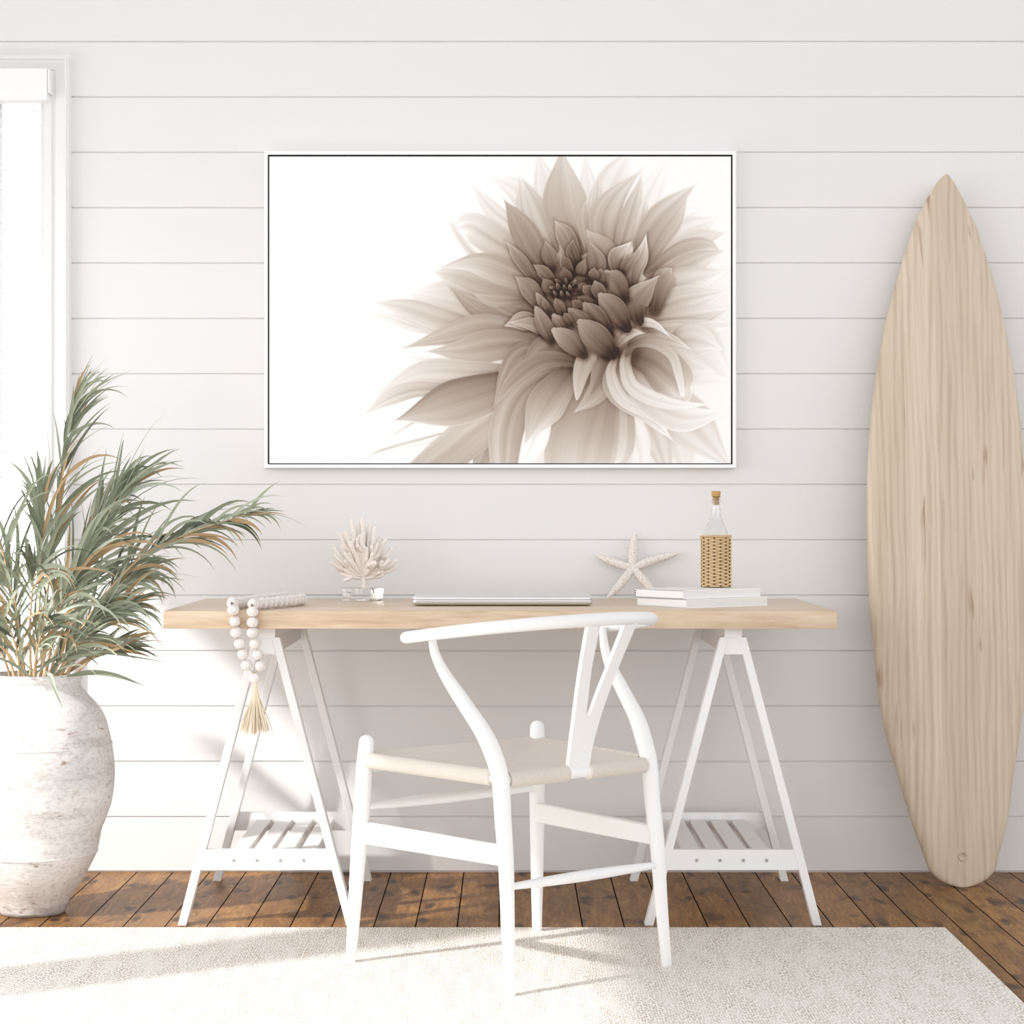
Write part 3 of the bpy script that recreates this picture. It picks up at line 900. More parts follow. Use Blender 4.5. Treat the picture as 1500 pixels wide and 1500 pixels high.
me.polygons.add(len(quads)); me.polygons.foreach_set('loop_start', np.arange(0, quads.size, 4, dtype=np.int32))
me.update(calc_edges=True)
ca = me.color_attributes.new('ink', 'FLOAT_COLOR', 'POINT')
rgba = np.ones((NY * NX, 4), np.float32); rgba[:, :3] = lin.reshape(-1, 3) * 0.975
ca.data.foreach_set('color', rgba.ravel())
mm = MT('sepia_print')
at = mm.n('ShaderNodeVertexColor'); at.layer_name = 'ink'
mm.col(at.outputs['Color']); mm.set(Roughness=0.6); mm.b.inputs['Specular IOR Level'].default_value = 0.2
me.materials.append(mm.m)
sheet = bpy.data.objects.new('print_sheet', me); COL.objects.link(sheet); sheet.parent = pic

# ------------------------------------------------------------------ desk: a loose top on two trestles
TF, TB, ZT, TH = 0.80, 0.076, 0.7508, 0.0419
DX0, DX1 = -0.8156, 0.7753
bm = NB(); add_box(bm, (DX0, -TF, ZT - TH), (DX1, -TB, ZT), 0.0012, 2)
tag(obj('desk_top', bm, M['oak'], None, 40, origin=((DX0 + DX1) / 2, -0.44, ZT - TH)), 'long pale oak desk top lying across two white trestles', 'desk top')

def make_trestle(cx, label):
    t = empty('trestle', (cx, -0.43, 0))
    tag(t, label, 'trestle', 'white trestles under the desk')
    ZB = ZT - TH
    y0, y1 = -0.105, -0.765      # rear and front planes
    bm = NB(); add_box(bm, (cx - 0.021, y0, ZB - 0.024), (cx + 0.021, y1, ZB), 0.001)
    obj('top_rail', bm, M['trestle'], t)
    bm = NB()
    poly = [(cx - 0.0128, y0, ZB - 0.024), (cx + 0.0128, y0, ZB - 0.024), (cx + 0.0228, y0, ZB - 0.063), (cx - 0.0228, y0, ZB - 0.063)]
    add_prism(bm, poly, (0, y1 - y0 + 0.004, 0))
    obj('wedge_rail', bm, M['trestle'], t)
    w_ = 0.0205
    for (ya, yb) in ((y1 + 0.002, y1 + 0.04), (y0 - 0.04, y0 - 0.002)):
        for sgn in (-1, 1):
            xt = cx + sgn * 0.0215; xb = cx + sgn * 0.2005
            zt = ZB - 0.022
            bm = NB()
            poly = [(xb - w_ / 2, ya, 0), (xb + w_ / 2, ya, 0), (xt + w_ / 2 * 0.95, ya, zt), (xt - w_ / 2 * 0.95, ya, zt)]
            add_prism(bm, poly, (0, yb - ya, 0))
            bmesh.ops.bevel(bm, geom=[e for e in bm.edges], offset=0.0012, segments=1, affect='EDGES')
            obj('leg', bm, M['trestle'], t)
    # shelf: front and rear rails, four slats
    zs0, zs1 = 0.133, 0.181
    leg_x = lambda z: 0.2005 + (0.0215 - 0.2005) * z / (ZB - 0.022)
    for (ya, yb) in ((y1 + 0.003, y1 + 0.021), (y0 - 0.021, y0 - 0.003)):
        bm = NB()
        i0, i1 = leg_x(zs0) + 0.008, leg_x(zs1) + 0.008
        poly = [(cx - i0, ya, zs0), (cx + i0, ya, zs0), (cx + i1, ya, zs1), (cx - i1, ya, zs1)]
        add_prism(bm, poly, (0, yb - ya, 0))
        r = obj('shelf_rail', bm, M['trestle'], t)
        if ya == y1 + 0.003:
            for k in range(4):
                bm = NB()
                xd = cx + (k - 1.5) * 0.0555 + (0.006 if cx < 0 else -0.004)
                add_lathe(bm, [(0.0042, 0), (0.0042, 0.002), (0.0022, 0.002), (0.0022, 0.0008)], (0, 0, 0), 14, close_top=True)
                bmesh.ops.rotate(bm, verts=bm.verts, cent=(0, 0, 0), matrix=Matrix.Rotation(math.radians(90), 3, 'X'))
                bmesh.ops.translate(bm, verts=bm.verts, vec=(xd, y1 + 0.0035, 0.1557))
                obj('dowel_plug', bm, M['screw'], r, 30)
    for k in range(4):
        bm = NB()
        xd = cx + (k - 1.5) * 0.0555 + (0.006 if cx < 0 else -0.004)
        add_box(bm, (xd - 0.0195, y1 + 0.019, 0.146), (xd + 0.0195, y0 - 0.019, 0.163), 0.0015)
        obj('shelf_slat', bm, M['trestle'], t)
    return t
make_trestle(-0.5765, 'white A-frame trestle with slatted shelf behind the hanging bead tassel')
make_trestle(0.5346, 'white A-frame trestle with slatted shelf on the surfboard side of the desk')

# ------------------------------------------------------------------ laptop
def rrect(cx, cy, w_, d_, r, n=6):
    out = []
    for (sx_, sy_, a0) in ((1, 1, 0), (-1, 1, 90), (-1, -1, 180), (1, -1, 270)):
        for k in range(n + 1):
            a = math.radians(a0 + 90 * k / n)
            out.append((cx + sx_ * (w_ / 2 - r) + r * math.cos(a), cy + sy_ * (d_ / 2 - r) + r * math.sin(a)))
    return out
lx, ly = (-0.2401 + 0.208) / 2, -(0.548 + 0.268) / 2
lap = empty('laptop', (lx, ly, ZT))
tag(lap, 'closed silver laptop lying on the desk between coral and books', 'laptop')
def slab(bm, poly, zs):
    """zs: list of (z, inset)"""
    rows = []
    cxm = sum(p[0] for p in poly) / len(poly); cym = sum(p[1] for p in poly) / len(poly)
    wx = max(p[0] for p in poly) - cxm; wy = max(p[1] for p in poly) - cym
    for z, ins in zs:
        rows.append([bm.verts.new((cxm + (p[0] - cxm) * (1 - ins / wx), cym + (p[1] - cym) * (1 - ins / wy), z)) for p in poly])
    for i in range(len(rows) - 1):
        n = len(poly)
        for k in range(n):
            bm.faces.new((rows[i][k], rows[i][(k + 1) % n], rows[i + 1][(k + 1) % n], rows[i + 1][k]))
    bm.faces.new(rows[0][::-1]); bm.faces.new(rows[-1])
poly = rrect(lx, ly, 0.448, 0.280, 0.014)
bm = NB(); slab(bm, poly, [(ZT + 0.0018, 0.012), (ZT + 0.003, 0.006), (ZT + 0.006, 0.0015), (ZT + 0.009, 0.0), (ZT + 0.0152, 0.0), (ZT + 0.0158, 0.0006)])
b_ = obj('laptop_base', bm, M['alu'], lap, 30)
for dx in (-0.19, 0.19):
    for dy in (-0.11, 0.11):
        bm = NB(); add_box(bm, (lx + dx - 0.01, ly + dy - 0.005, ZT), (lx + dx + 0.01, ly + dy + 0.005, ZT + 0.002))
        obj('rubber_foot', bm, M['dark_metal'], b_)
bm = NB(); slab(bm, poly, [(ZT + 0.0166, 0.0006), (ZT + 0.0172, 0.0), (ZT + 0.0215, 0.0), (ZT + 0.0228, 0.002), (ZT + 0.0232, 0.005)])
obj('laptop_lid', bm, M['alu'], lap, 30)
bm = NB(); slab(bm, rrect(lx, ly, 0.440, 0.272, 0.012), [(ZT + 0.0156, 0), (ZT + 0.0168, 0)])
obj('hinge_gap', bm, M['screw'], lap)

# ------------------------------------------------------------------ books and bottle
def make_book(name, corner, ang, lw, sw, z, th, label, spiral=False):
    """corner: front corner (x,y); long side along ang, short side along ang+90"""
    a = Vector((math.cos(ang), math.sin(ang), 0)); b = Vector((-math.sin(ang), math.cos(ang), 0))
    c = Vector((corner[0], corner[1], z))
    e = empty(name, (c + a * lw / 2 + b * sw / 2))
    tag(e, label, 'book', 'white books stacked on the desk')
    def board(bm, a0, a1, b0, b1, z0, z1):
        p0 = [c + a * a0 + b * b0, c + a * a1 + b * b0, c + a * a1 + b * b1, c + a * a0 + b * b1]
        add_prism(bm, [Vector((q.x, q.y, z0)) for q in p0], (0, 0, z1 - z0))
    bm = NB()
    board(bm, 0, lw, 0, sw, z, z + 0.0022)
    board(bm, 0, lw, 0, sw, z + th - 0.0022, z + th)
    board(bm, 0, 0.0022, 0, sw, z, z + th)       # spine on the left short end
    bmesh.ops.remove_doubles(bm, verts=bm.verts, dist=1e-6)
    obj('cover', bm, M['paper'], e)
    bm = NB(); board(bm, 0.002, lw - 0.0012, 0.0012, sw - 0.0012, z + 0.002, z + th - 0.002)
    obj('page_block', bm, M['pages'], e)
    if spiral:
        for k in range(3):
            bm = NB()
            q = c + b * (sw - 0.004) - a * 0.0008
            add_lathe(bm, [(0.0018, -0.0016), (0.0018, 0.0016)], (q.x, q.y, z + 0.0045 + k * 0.0055), 10, close_top=True)
            obj('stud', bm, M['dark_metal'], e)
    return e
A1 = math.radians(36)
make_book('book', (0.4304, -0.662), A1, 0.268, 0.186, ZT, 0.0213, 'thick blank white book lying on the desk, bottom of the stack of two')
A2 = math.radians(37.5)
make_book('book', (0.423, -0.655), A2, 0.262, 0.180, ZT + 0.0218, 0.0208, 'blank white book directly under the wicker bottle, top of the stack', True)

ZBK = ZT + 0.0218 + 0.0208
bx, by = 0.5255, -0.425
bot = empty('bottle', (bx, by, ZBK))
tag(bot, 'clear glass bottle with cork stopper and honey wicker sleeve standing on the white books', 'bottle')
sb = sc(0.425)
rz = lambda py: (859.2 - py) * sb
bm = NB()
outer = [(0.030, 0.0), (0.0345, 0.002), (0.0355, 0.006), (0.0355, rz(800)), (0.0350, rz(788)), (0.0318, rz(781)), (0.0250, rz(771)), (0.0170, rz(762)), (0.0128, rz(754)), (0.0112, rz(744)), (0.0104, rz(738)), (0.0103, rz(735.5)), (0.0125, rz(734.5)), (0.0125, rz(732.2)), (0.0105, rz(731.2)), (0.0102, rz(728.5)), (0.0112, rz(727.6)), (0.0112, rz(726.0))]
inner = [(max(r - 0.0022, 0.0082), max(z, 0.004)) for r, z in outer[::-1]]
add_lathe(bm, outer + inner, (bx, by, ZBK), 40, close_top=True)
obj('glass_body', bm, M['glass'], bot, 40)
bm = NB(); add_lathe(bm, [(0.0078, rz(739)), (0.0081, rz(727)), (0.0112, rz(725.8)), (0.0119, rz(719)), (0.0108, rz(718.3))], (bx, by, ZBK), 24, close_top=True)
obj('cork_stopper', bm, M['cork'], bot, 35)
# woven sleeve: stakes and weavers
sl_h = rz(785)
NST = 14
bm = NB()
rows = 28
for r in range(rows):
    zc = 0.002 + (r + 0.5) * (sl_h - 0.004) / rows
    n = NST * 8
    rad = []; pts = []
    for k in range(n):
        a = 2 * math.pi * k / n
        wob = math.cos(a * NST / 2 + (math.pi if r % 2 else 0)) * 0.0026
        rr = 0.0368 + wob
        pts.append((rr, a))
    hh = (sl_h - 0.004) / rows * 0.46
    vs = []
    for dz_, dr_ in ((-hh, 0), (-hh * .5, 0.0009), (hh * .5, 0.0009), (hh, 0), (0, -0.001)):
        vs.append([bm.verts.new((bx + (rr + dr_) * math.cos(a), by + (rr + dr_) * math.sin(a), ZBK + zc + dz_)) for rr, a in pts])
    for i in range(5):
        j = (i + 1) % 5
        for k in range(n):
            bm.faces.new((vs[i][k], vs[i][(k + 1) % n], vs[j][(k + 1) % n], vs[j][k]))
sleeve = obj('wicker_sleeve', bm, M['wicker'], bot, 60)
bm = NB()
for k in range(NST):
    a = 2 * math.pi * k / NST
    x_, y_ = bx + 0.0366 * math.cos(a), by + 0.0366 * math.sin(a)
    add_tube(bm, [(x_, y_, ZBK + 0.001), (x_, y_, ZBK + sl_h)], 0.0013, 6, 'flat')
obj('wicker_stakes', bm, M['wicker_dark'], sleeve)
bm = NB()
for ph in (0, math.pi):
    pts = []
    for k in range(161):
        a = 2 * math.pi * k / 160
        w2 = a * 14 + ph
        pts.append((bx + (0.0382 + 0.0012 * math.cos(w2)) * math.cos(a), by + (0.0382 + 0.0012 * math.cos(w2)) * math.sin(a), ZBK + sl_h + 0.001 + 0.0014 * math.sin(w2)))
    add_tube(bm, pts, 0.0015, 6, 'flat')
obj('wicker_rim', bm, M['wicker'], sleeve, 60)

# ------------------------------------------------------------------ starfish leaning on the wall
cS = P(926.5, 832, 0.040)
star_tips = [((931, 779), 0.016), ((996, 810), 0.022), ((966, 882), 0.088), ((889.5, 876), 0.094), ((872.5, 813), 0.022)]
bm = NB()
for (tp, tt) in star_tips:
    a = cS; b = P(tp[0], tp[1], tt)
    n = 14
    pts = [a.lerp(b, i / n) for i in range(n + 1)]
    side = (b - a).cross(Vector((0, 1, 0))).normalized()
    pts = [p_ + side * 0.003 * math.sin(math.pi * i / n) for i, p_ in enumerate(pts)]
    rad = [0.0098 + 0.0022 * math.sin(math.pi * min(1, i / n * 1.25)) for i in range(n + 1)]
    for i in range(n + 1):
        u = i / n
        if u > 0.6: rad[i] *= max(0.2, 1 - ((u - 0.6) / 0.4) ** 2.2 * 0.8)
    add_tube(bm, pts, rad, 14, 'round')
t_ = bmesh.new(); bmesh.ops.create_uvsphere(t_, u_segments=16, v_segments=10, radius=0.0135)
for v in t_.verts: v.co.y *= 0.65
bmesh.ops.translate(t_, verts=t_.verts, vec=cS); merge(bm, t_, 0)
so = obj('starfish', bm, M['star'], None, 60, origin=P(905, 876, 0.09))
tag(so, 'bleached white five-armed starfish leaning against the wall behind the books', 'starfish')
tx = bpy.data.textures.new('star_bumps', 'CLOUDS'); tx.noise_scale = 0.004
md = so.modifiers.new('sub', 'SUBSURF'); md.levels = 1; md.render_levels = 1
md = so.modifiers.new('bumps', 'DISPLACE'); md.texture = tx; md.strength = 0.0022; md.mid_level = 0.5

# ------------------------------------------------------------------ coral on a glass block
GC = Vector((-0.384, -0.207, ZT))
cor = empty('coral_ornament', GC)
tag(cor, 'white branching coral ornament mounted on a clear glass block', 'ornament')
bm = NB(); add_box(bm, (GC.x - 0.042, GC.y - 0.035, ZT + 0.0005), (GC.x + 0.042, GC.y + 0.035, ZT + 0.0335), 0.0015, 1, rot=math.radians(-30), pivot=(GC.x, GC.y, 0))
obj('glass_block', bm, M['glass'], cor)
def make_coral():
    rnd = random.Random(11)
    bm = NB()
    top = Vector((P(533, 850, 0.207).x, GC.y, ZT + 0.0335))
    trunk = [top + Vector((0, 0, -0.0005)), top + Vector((0.001, 0, 0.010)), P(533, 842, 0.207)]
    add_tube(bm, trunk, [0.0080, 0.0066, 0.0085], 12, 'flat')
    ctr = trunk[-1]
    s = sc(0.207)
    def branch(a, b, r0, r1, bend):
        mid = a.lerp(b, 0.5) + bend
        pts = [Vector(q) for q in catmull([a, mid, b], 7)]
        add_tube(bm, pts, [r0 + (r1 - r0) * i / 7 for i in range(8)], 9, 'round')
        return pts
    # tips traced as (dx, dz) in photo pixels from the photo, depth spread by hand
    tips = [(515, 763, .2), (531, 761, -.1), (524, 767, .5), (541, 767, .3), (550, 774, -.3), (507, 780, -.4), (498, 783, .3), (557, 787, .2),
            (566, 790, -.2), (490, 803, .2), (573, 805, .3), (487, 824, -.2), (580, 821, .1), (576, 833, .6), (494, 836, .5), (532, 785, -.8),
            (516, 795, -.9), (525, 790, -.6), (547, 811, -1.0), (551, 825, -1.0), (508, 812, -.8), (560, 842, -.3), (505, 842, -.1), (538, 803, -.7),
            (500, 800, .8), (545, 785, .9), (520, 780, .9), (560, 805, .8), (570, 822, -.6), (492, 815, -.6), (554, 797, -.6), (511, 788, .8), (535, 775, .7)]
    for (tx_, ty_, dd) in tips:
        tip = P(tx_, ty_, 0.207) + Vector((0, dd * 0.045, 0))
        hub = ctr + (tip - ctr) * rnd.uniform(0.50, 0.62) + Vector((0, 0, -0.004 * abs(tip.x - ctr.x) / 0.07))
        branch(ctr + Vector((rnd.uniform(-.003, .003), rnd.uniform(-.003, .003), 0)), hub, 0.0072, 0.0070, Vector((0, 0, -0.005)))
        branch(hub, tip, 0.0068, 0.0054, Vector((rnd.uniform(-.003, .003), 0, -0.003)))
        ax = (tip - ctr).normalized()
        for q in range(rnd.choice((1, 2, 2))):
            sd = Vector((rnd.uniform(-1, 1), rnd.uniform(-1, 1), rnd.uniform(-.5, 1)))
            sd = (sd - ax * sd.dot(ax)).normalized()
            st = hub + (tip - hub) * rnd.uniform(-0.15, 0.35)
            ln = rnd.uniform(0.016, 0.026)
            branch(st, st + (ax * rnd.uniform(.75, 1.0) + sd * rnd.uniform(.5, .85)) * ln, 0.0060, 0.0050, sd * 0.002)
    return bm
obj('coral_branches', make_coral(), M['coral'], cor, 70)

# ------------------------------------------------------------------ bead garland over the desk edge
gar = empty('bead_garland', P(357, 880, 0.7))
gar.location.z = ZT
tag(gar, 'whitewashed wooden bead garland with raffia tassel draped over the desk edge', 'garland')
BR = 0.0141
def bead_mesh():
    bm = NB()
    prof = []
    for k in range(11):
        a = -math.pi / 2 + math.pi * (k + 0.0) / 10
        r = BR * math.cos(a) ** 0.8 if math.cos(a) > 1e-6 else 0
        z = 0.0125 * math.sin(a)
        if r < 0.0032: continue
        prof.append((r, z))
    inner_ = [(0.0026, prof[-1][1] - 0.0005), (0.0022, 0.0), (0.0026, prof[0][1] + 0.0005)]
    add_lathe(bm, prof + inner_, (0, 0, 0), 20, close_bot=False)
    n = len(bm.verts)
    return bm
bm = bead_mesh()
bead0 = obj('bead', bm, M['bead'], None, 60)
bead0.parent = gar
first = [True]
def place_bead(p, d, k=[0]):
    k[0] += 1
    b = bead0 if first[0] else dup(bead0, parent=gar)
    first[0] = False
    b.location = Vector(p) - wloc(gar)
    q = Vector(d).to_track_quat('Z', 'Y')
    e = q.to_euler(); b.rotation_euler = e
    sc_ = 1.0 + 0.05 * math.sin(k[0] * 2.3)
    b.scale = (sc_, sc_, 1.0)
    return b
tH = TF + 0.0155
left = [(341.5, 893.5), (344, 910), (346, 926.5), (351.4, 942.5), (356, 958.5), (361.4, 974)]
right = [(369.8, 896), (369.8, 911.5), (369.8, 927), (373, 943), (377.5, 959), (381.8, 975.3)]
L3 = [P(x, y, tH) for x, y in left]; R3 = [P(x, y, tH) for x, y in right]
joint = P(373.2, 993.6, tH)
def hang(pts):
    for i, p_ in enumerate(pts):
        a = pts[max(0, i - 1)]; b = pts[min(len(pts) - 1, i + 1)]
        place_bead(p_, a - b)
hang(L3); hang(R3); place_bead(joint, (0.02, 0, 1))
zb = ZT + BR + 0.0008
def along(pts, step):
    c = [Vector(q) for q in catmull(pts, 200)]
    out = [c[0]]; acc = 0
    for i in range(1, len(c)):
        acc += (c[i] - c[i - 1]).length
        if acc >= step: out.append(c[i]); acc = 0
    return out
def G(px, t): return Vector(((px - CX) * sc(t), -t, zb))
eL = G(340.8, 0.782); eL.z = ZT + BR + 0.004
rowA = along([eL, G(346, 0.735), G(368, 0.60), G(395, 0.45), G(420, 0.345)], 0.0262)
rowB = along([G(371.4, 0.784), G(378, 0.755), G(400, 0.68), G(422, 0.600), G(438, 0.520), G(443, 0.465)], 0.0262)
for row in (rowA, rowB):
    for i, p_ in enumerate(row):
        a = row[max(0, i - 1)]; b = row[min(len(row) - 1, i + 1)]
        d_ = (a - b)
        if i == 0: d_ = Vector((0, -0.75, -0.9)) * 1.0 if False else (row[0] - row[1]) + Vector((0, 0, -0.004))
        place_bead(p_, d_)
bm = NB()
add_tube(bm, [Vector(q) for q in catmull([rowA[3], rowA[1], rowA[0], L3[0], L3[2], L3[5], joint + Vector((0, 0, 0.012))], 40)], 0.0011, 6, 'flat')
add_tube(bm, [Vector(q) for q in catmull([rowB[3], rowB[1], rowB[0], R3[0], R3[2], R3[5], joint + Vector((0, 0, 0.012)), joint - Vector((0, 0, 0.016))], 40)], 0.0011, 6, 'flat')
obj('string', bm, M['string'], gar)
def make_tassel():
    rnd = random.Random(3)
    bm = NB()
    top = P(374, 1001, tH)
    for k in range(78):
        a = rnd.uniform(0, 2 * math.pi); rr = math.sqrt(rnd.random())
        bot_ = P(373.5 + 26.5 * rr * math.cos(a), 1074 + rnd.uniform(-5, 4) - 4 * rr * rr, tH) + Vector((0, 0.020 * rr * math.sin(a), 0))
        if bot_.y > -TF - 0.002 and False: pass
        m1 = top.lerp(bot_, 0.33) + Vector((-(bot_.x - top.x) * 0.06, 0, 0)); m2 = top.lerp(bot_, 0.7) + Vector((rnd.uniform(-.0015, .0015), 0, 0))
        pts = [Vector(q) for q in catmull([top + Vector((0.003 * math.cos(a) * rr, 0.003 * math.sin(a) * rr, 0)), m1, m2, bot_], 7)]
        add_tube(bm, pts, [0.0013] * 7 + [0.0009], 5, 'flat')
    add_tube(bm, [top + Vector((0, 0, 0.003)), top - Vector((0, 0, 0.004))], [0.0042, 0.0048], 10, 'round')
    return bm
obj('tassel', make_tassel(), M['raffia'], gar, 60)

# ------------------------------------------------------------------ surfboard leaning on the wall
def make_surfboard():
    outline = [  # photo y, left half-width px, right half-width px about the centre line
        (254, 1387, 1387), (258, 1381.5, 1392), (265, 1374.7, 1398), (283, 1363.5, 1409), (300, 1354, 1418), (333, 1340, 1434), (384, 1323.5, 1451), (420, 1313, 1462),
        (467, 1300.5, 1473.5), (533, 1288, 1487.5), (587, 1280.5, 1495), (635, 1276.3, 1501), (707, 1272.5, 1508), (773, 1272, 1511), (853, 1273.6, 1512), (928, 1280, 1509),
        (1035, 1291, 1503.5), (1088, 1303, 1496.5), (1139, 1318, 1488.5), (1212, 1340, 1478.5), (1257, 1356.5, 1465.5), (1275, 1362.5, 1461.5), (1283, 1368, 1456), (1290, 1376, 1448), (1296, 1387, 1436), (1299.5, 1399, 1423), (1300.5, 1409, 1413)]
    TT, TBm = 0.075, 0.235       # distance of the deck from the wall at nose and tail
    bm = NB()
    zt_ = P(0, 254, TT).z
    deck_t = lambda z: TBm + (TT - TBm) * (z / zt_)
    # dense resample
    ys0 = [o_[0] for o_ in outline]
    samp = []
    N = 90
    for i in range(N + 1):
        u = i / N
        y = 254 + (1300.5 - 254) * (0.5 - 0.5 * math.cos(math.pi * u))
        samp.append((y, np.interp(y, ys0, [o_[1] for o_ in outline]), np.interp(y, ys0, [o_[2] for o_ in outline])))
    # smooth once
    rows = []
    M_ = 28
    for i, (y, xl, xr) in enumerate(samp):
        t = TBm
        for _ in range(6):
            z = H - (y - CY) * sc(t); t = deck_t(max(z, 0))
        s = sc(t)
        x0, x1 = (xl - CX) * s, (xr - CX) * s
        cx_, hw = (x0 + x1) / 2, max((x1 - x0) / 2, 0.0006)
        u = i / N
        th = 0.062 * min(1, (hw / 0.12)) ** 0.5
        th = max(th, 0.010)
        z = max(z, 0.0006)
        ringv = []
        for k in range(M_):
            a = 2 * math.pi * k / M_
            c, s_ = math.cos(a), math.sin(a)
            ex = math.copysign(abs(c) ** 0.55, c); ez = math.copysign(abs(s_) ** 0.8, s_)
            # deck side (towards the camera, -y) is flatter
            ringv.append(bm.verts.new((cx_ + hw * ex, -t + th / 2 - (th / 2) * ez, z)))
        rows.append(ringv)
    for i in range(len(rows) - 1):
        for k in range(M_):
            bm.faces.new((rows[i][k], rows[i][(k + 1) % M_], rows[i + 1][(k + 1) % M_], rows[i + 1][k]))
    bm.faces.new(rows[0]); bm.faces.new(rows[-1][::-1])
    return bm, deck_t
bm, deck_t = make_surfboard()
surf = empty('surfboard', (1.19, -0.2, 0))
tag(surf, 'tall pale wooden surfboard with pointed nose leaning upright against the wall', 'surfboard')
obj('board', bm, M['board'], surf, 50)
zc = P(0, 1255, 0.23).z
pc = P(1410.5, 1255, deck_t(zc) + 0.0)
bm = NB()
add_lathe(bm, [(0.0001, 0.0004), (0.0088, 0.0004), (0.0096, 0.0016), (0.0108, 0.0022), (0.0118, 0.0010), (0.0120, -0.004)], (0, 0, 0), 32, close_bot=False)
bmesh.ops.rotate(bm, verts=bm.verts, cent=(0, 0, 0), matrix=Matrix.Rotation(math.radians(85), 3, 'X'))
bmesh.ops.translate(bm, verts=bm.verts, vec=pc)
obj('leash_plug', bm, M['board'], surf, 60)

# ------------------------------------------------------------------ vase with palm fronds
VX, VT = (48 - CX) * sc(0.59), 0.59
vs_ = sc(VT)
prof_px = [(1337, 46), (1333, 48.3), (1327, 49.5), (1314, 56), (1299, 66), (1281.5, 77), (1261, 87.5), (1248.6, 93), (1233, 96.4), (1215.6, 99.7), (1203, 105), (1180, 113), (1157, 117), (1132, 118.5), (1107, 116.7), (1079, 112), (1053, 105), (1034, 94), (1018, 79), (1008, 71.5), (1002, 69), (999, 67.6), (997.5, 69.5), (994, 71.3), (989, 71.5), (986.5, 70)]
prof = [(r * vs_, H - (y - CY) * vs_) for y, r in prof_px]
z_off = prof[0][1]
prof = [(r, z - z_off) for r, z in prof]
cr = catmull(prof, 90)
pr = [(float(a), float(b)) for a, b in cr]
inn = [(r - 0.010, z - 0.001) for r, z in pr[::-1] if z > 0.30]
vase = empty('urn', (VX, -VT, 0)); tag(vase, 'large whitewashed clay urn with worn grey stains standing on the floor', 'vase')
bm = NB()
add_lathe(bm, pr + inn, (VX, -VT, 0.0005), 72, close_top=True)
obj('body', bm, M['vase'], vase, 60)
for yy_, rr_ in ((1248, 93.4), (1090, 114.4)):
    bm = NB()
    z_ = H - (yy_ - CY) * vs_ - z_off
    ringp = [(VX + rr_ * vs_ * math.cos(2 * math.pi * k / 64), -VT + rr_ * vs_ * math.sin(2 * math.pi * k / 64), z_) for k in range(65)]
    add_tube(bm, ringp, 0.0022, 6, 'flat')
    obj('ridge', bm, M['vase'], vase, 60)

plant = empty('palm_branches', (VX, -VT, 0.52))
tag(plant, 'bunch of dried green and tan palm fronds spreading out of the whitewashed urn', 'plant')
RP = random.Random(21)
WDIRS = Vector((0, 1, 0))
def blade(bm, p, d, length, w, droop, mat, curl=0.0, seg=9):
    """a thin arching leaf with a folded midrib"""
    d = d.normalized()
    pos = p.copy(); pts = [pos.copy()]
    cur = d.copy()
    sidec = Vector((RP.uniform(-1, 1), RP.uniform(-1, 1), 0)) * curl
    for k in range(seg):
        u = (k + 1) / seg
        cur = (cur + Vector((0, 0, -1)) * droop * (0.25 + 2.2 * u ** 1.4) / seg + sidec / seg).normalized()
        pos = pos + cur * (length / seg)
        pts.append(pos.copy())
    ref = Vector((RP.uniform(-.5, .5), -1, RP.uniform(-.3, .6))).normalized()
    rows = []
    for i, q in enumerate(pts):
        u = i / seg
        t = (pts[min(i + 1, seg)] - pts[max(i - 1, 0)]).normalized()
        sd = t.cross(ref)
        if sd.length < 0.05: sd = t.cross(Vector((1, 0, 0)))
        sd.normalize()
        nn = sd.cross(t).normalized()
        ww = w * (0.30 + 0.70 * math.sin(min(1, u / 0.30) * math.pi / 2)) * max(0.02, (1 - max(0, (u - 0.30) / 0.70) ** 1.5))
        rows.append((bm.verts.new(q - sd * ww + nn * ww * 0.35), bm.verts.new(q), bm.verts.new(q + sd * ww + nn * ww * 0.35)))
    for i in range(seg):
        for j in (0, 1):
            f = bm.faces.new((rows[i][j], rows[i][j + 1], rows[i + 1][j + 1], rows[i + 1][j]))
            f.material_index = mat
def pickmat():
    r = RP.random()
    return 0 if r < .36 else 1 if r < .66 else 2 if r < .83 else 3 if r < .92 else 4
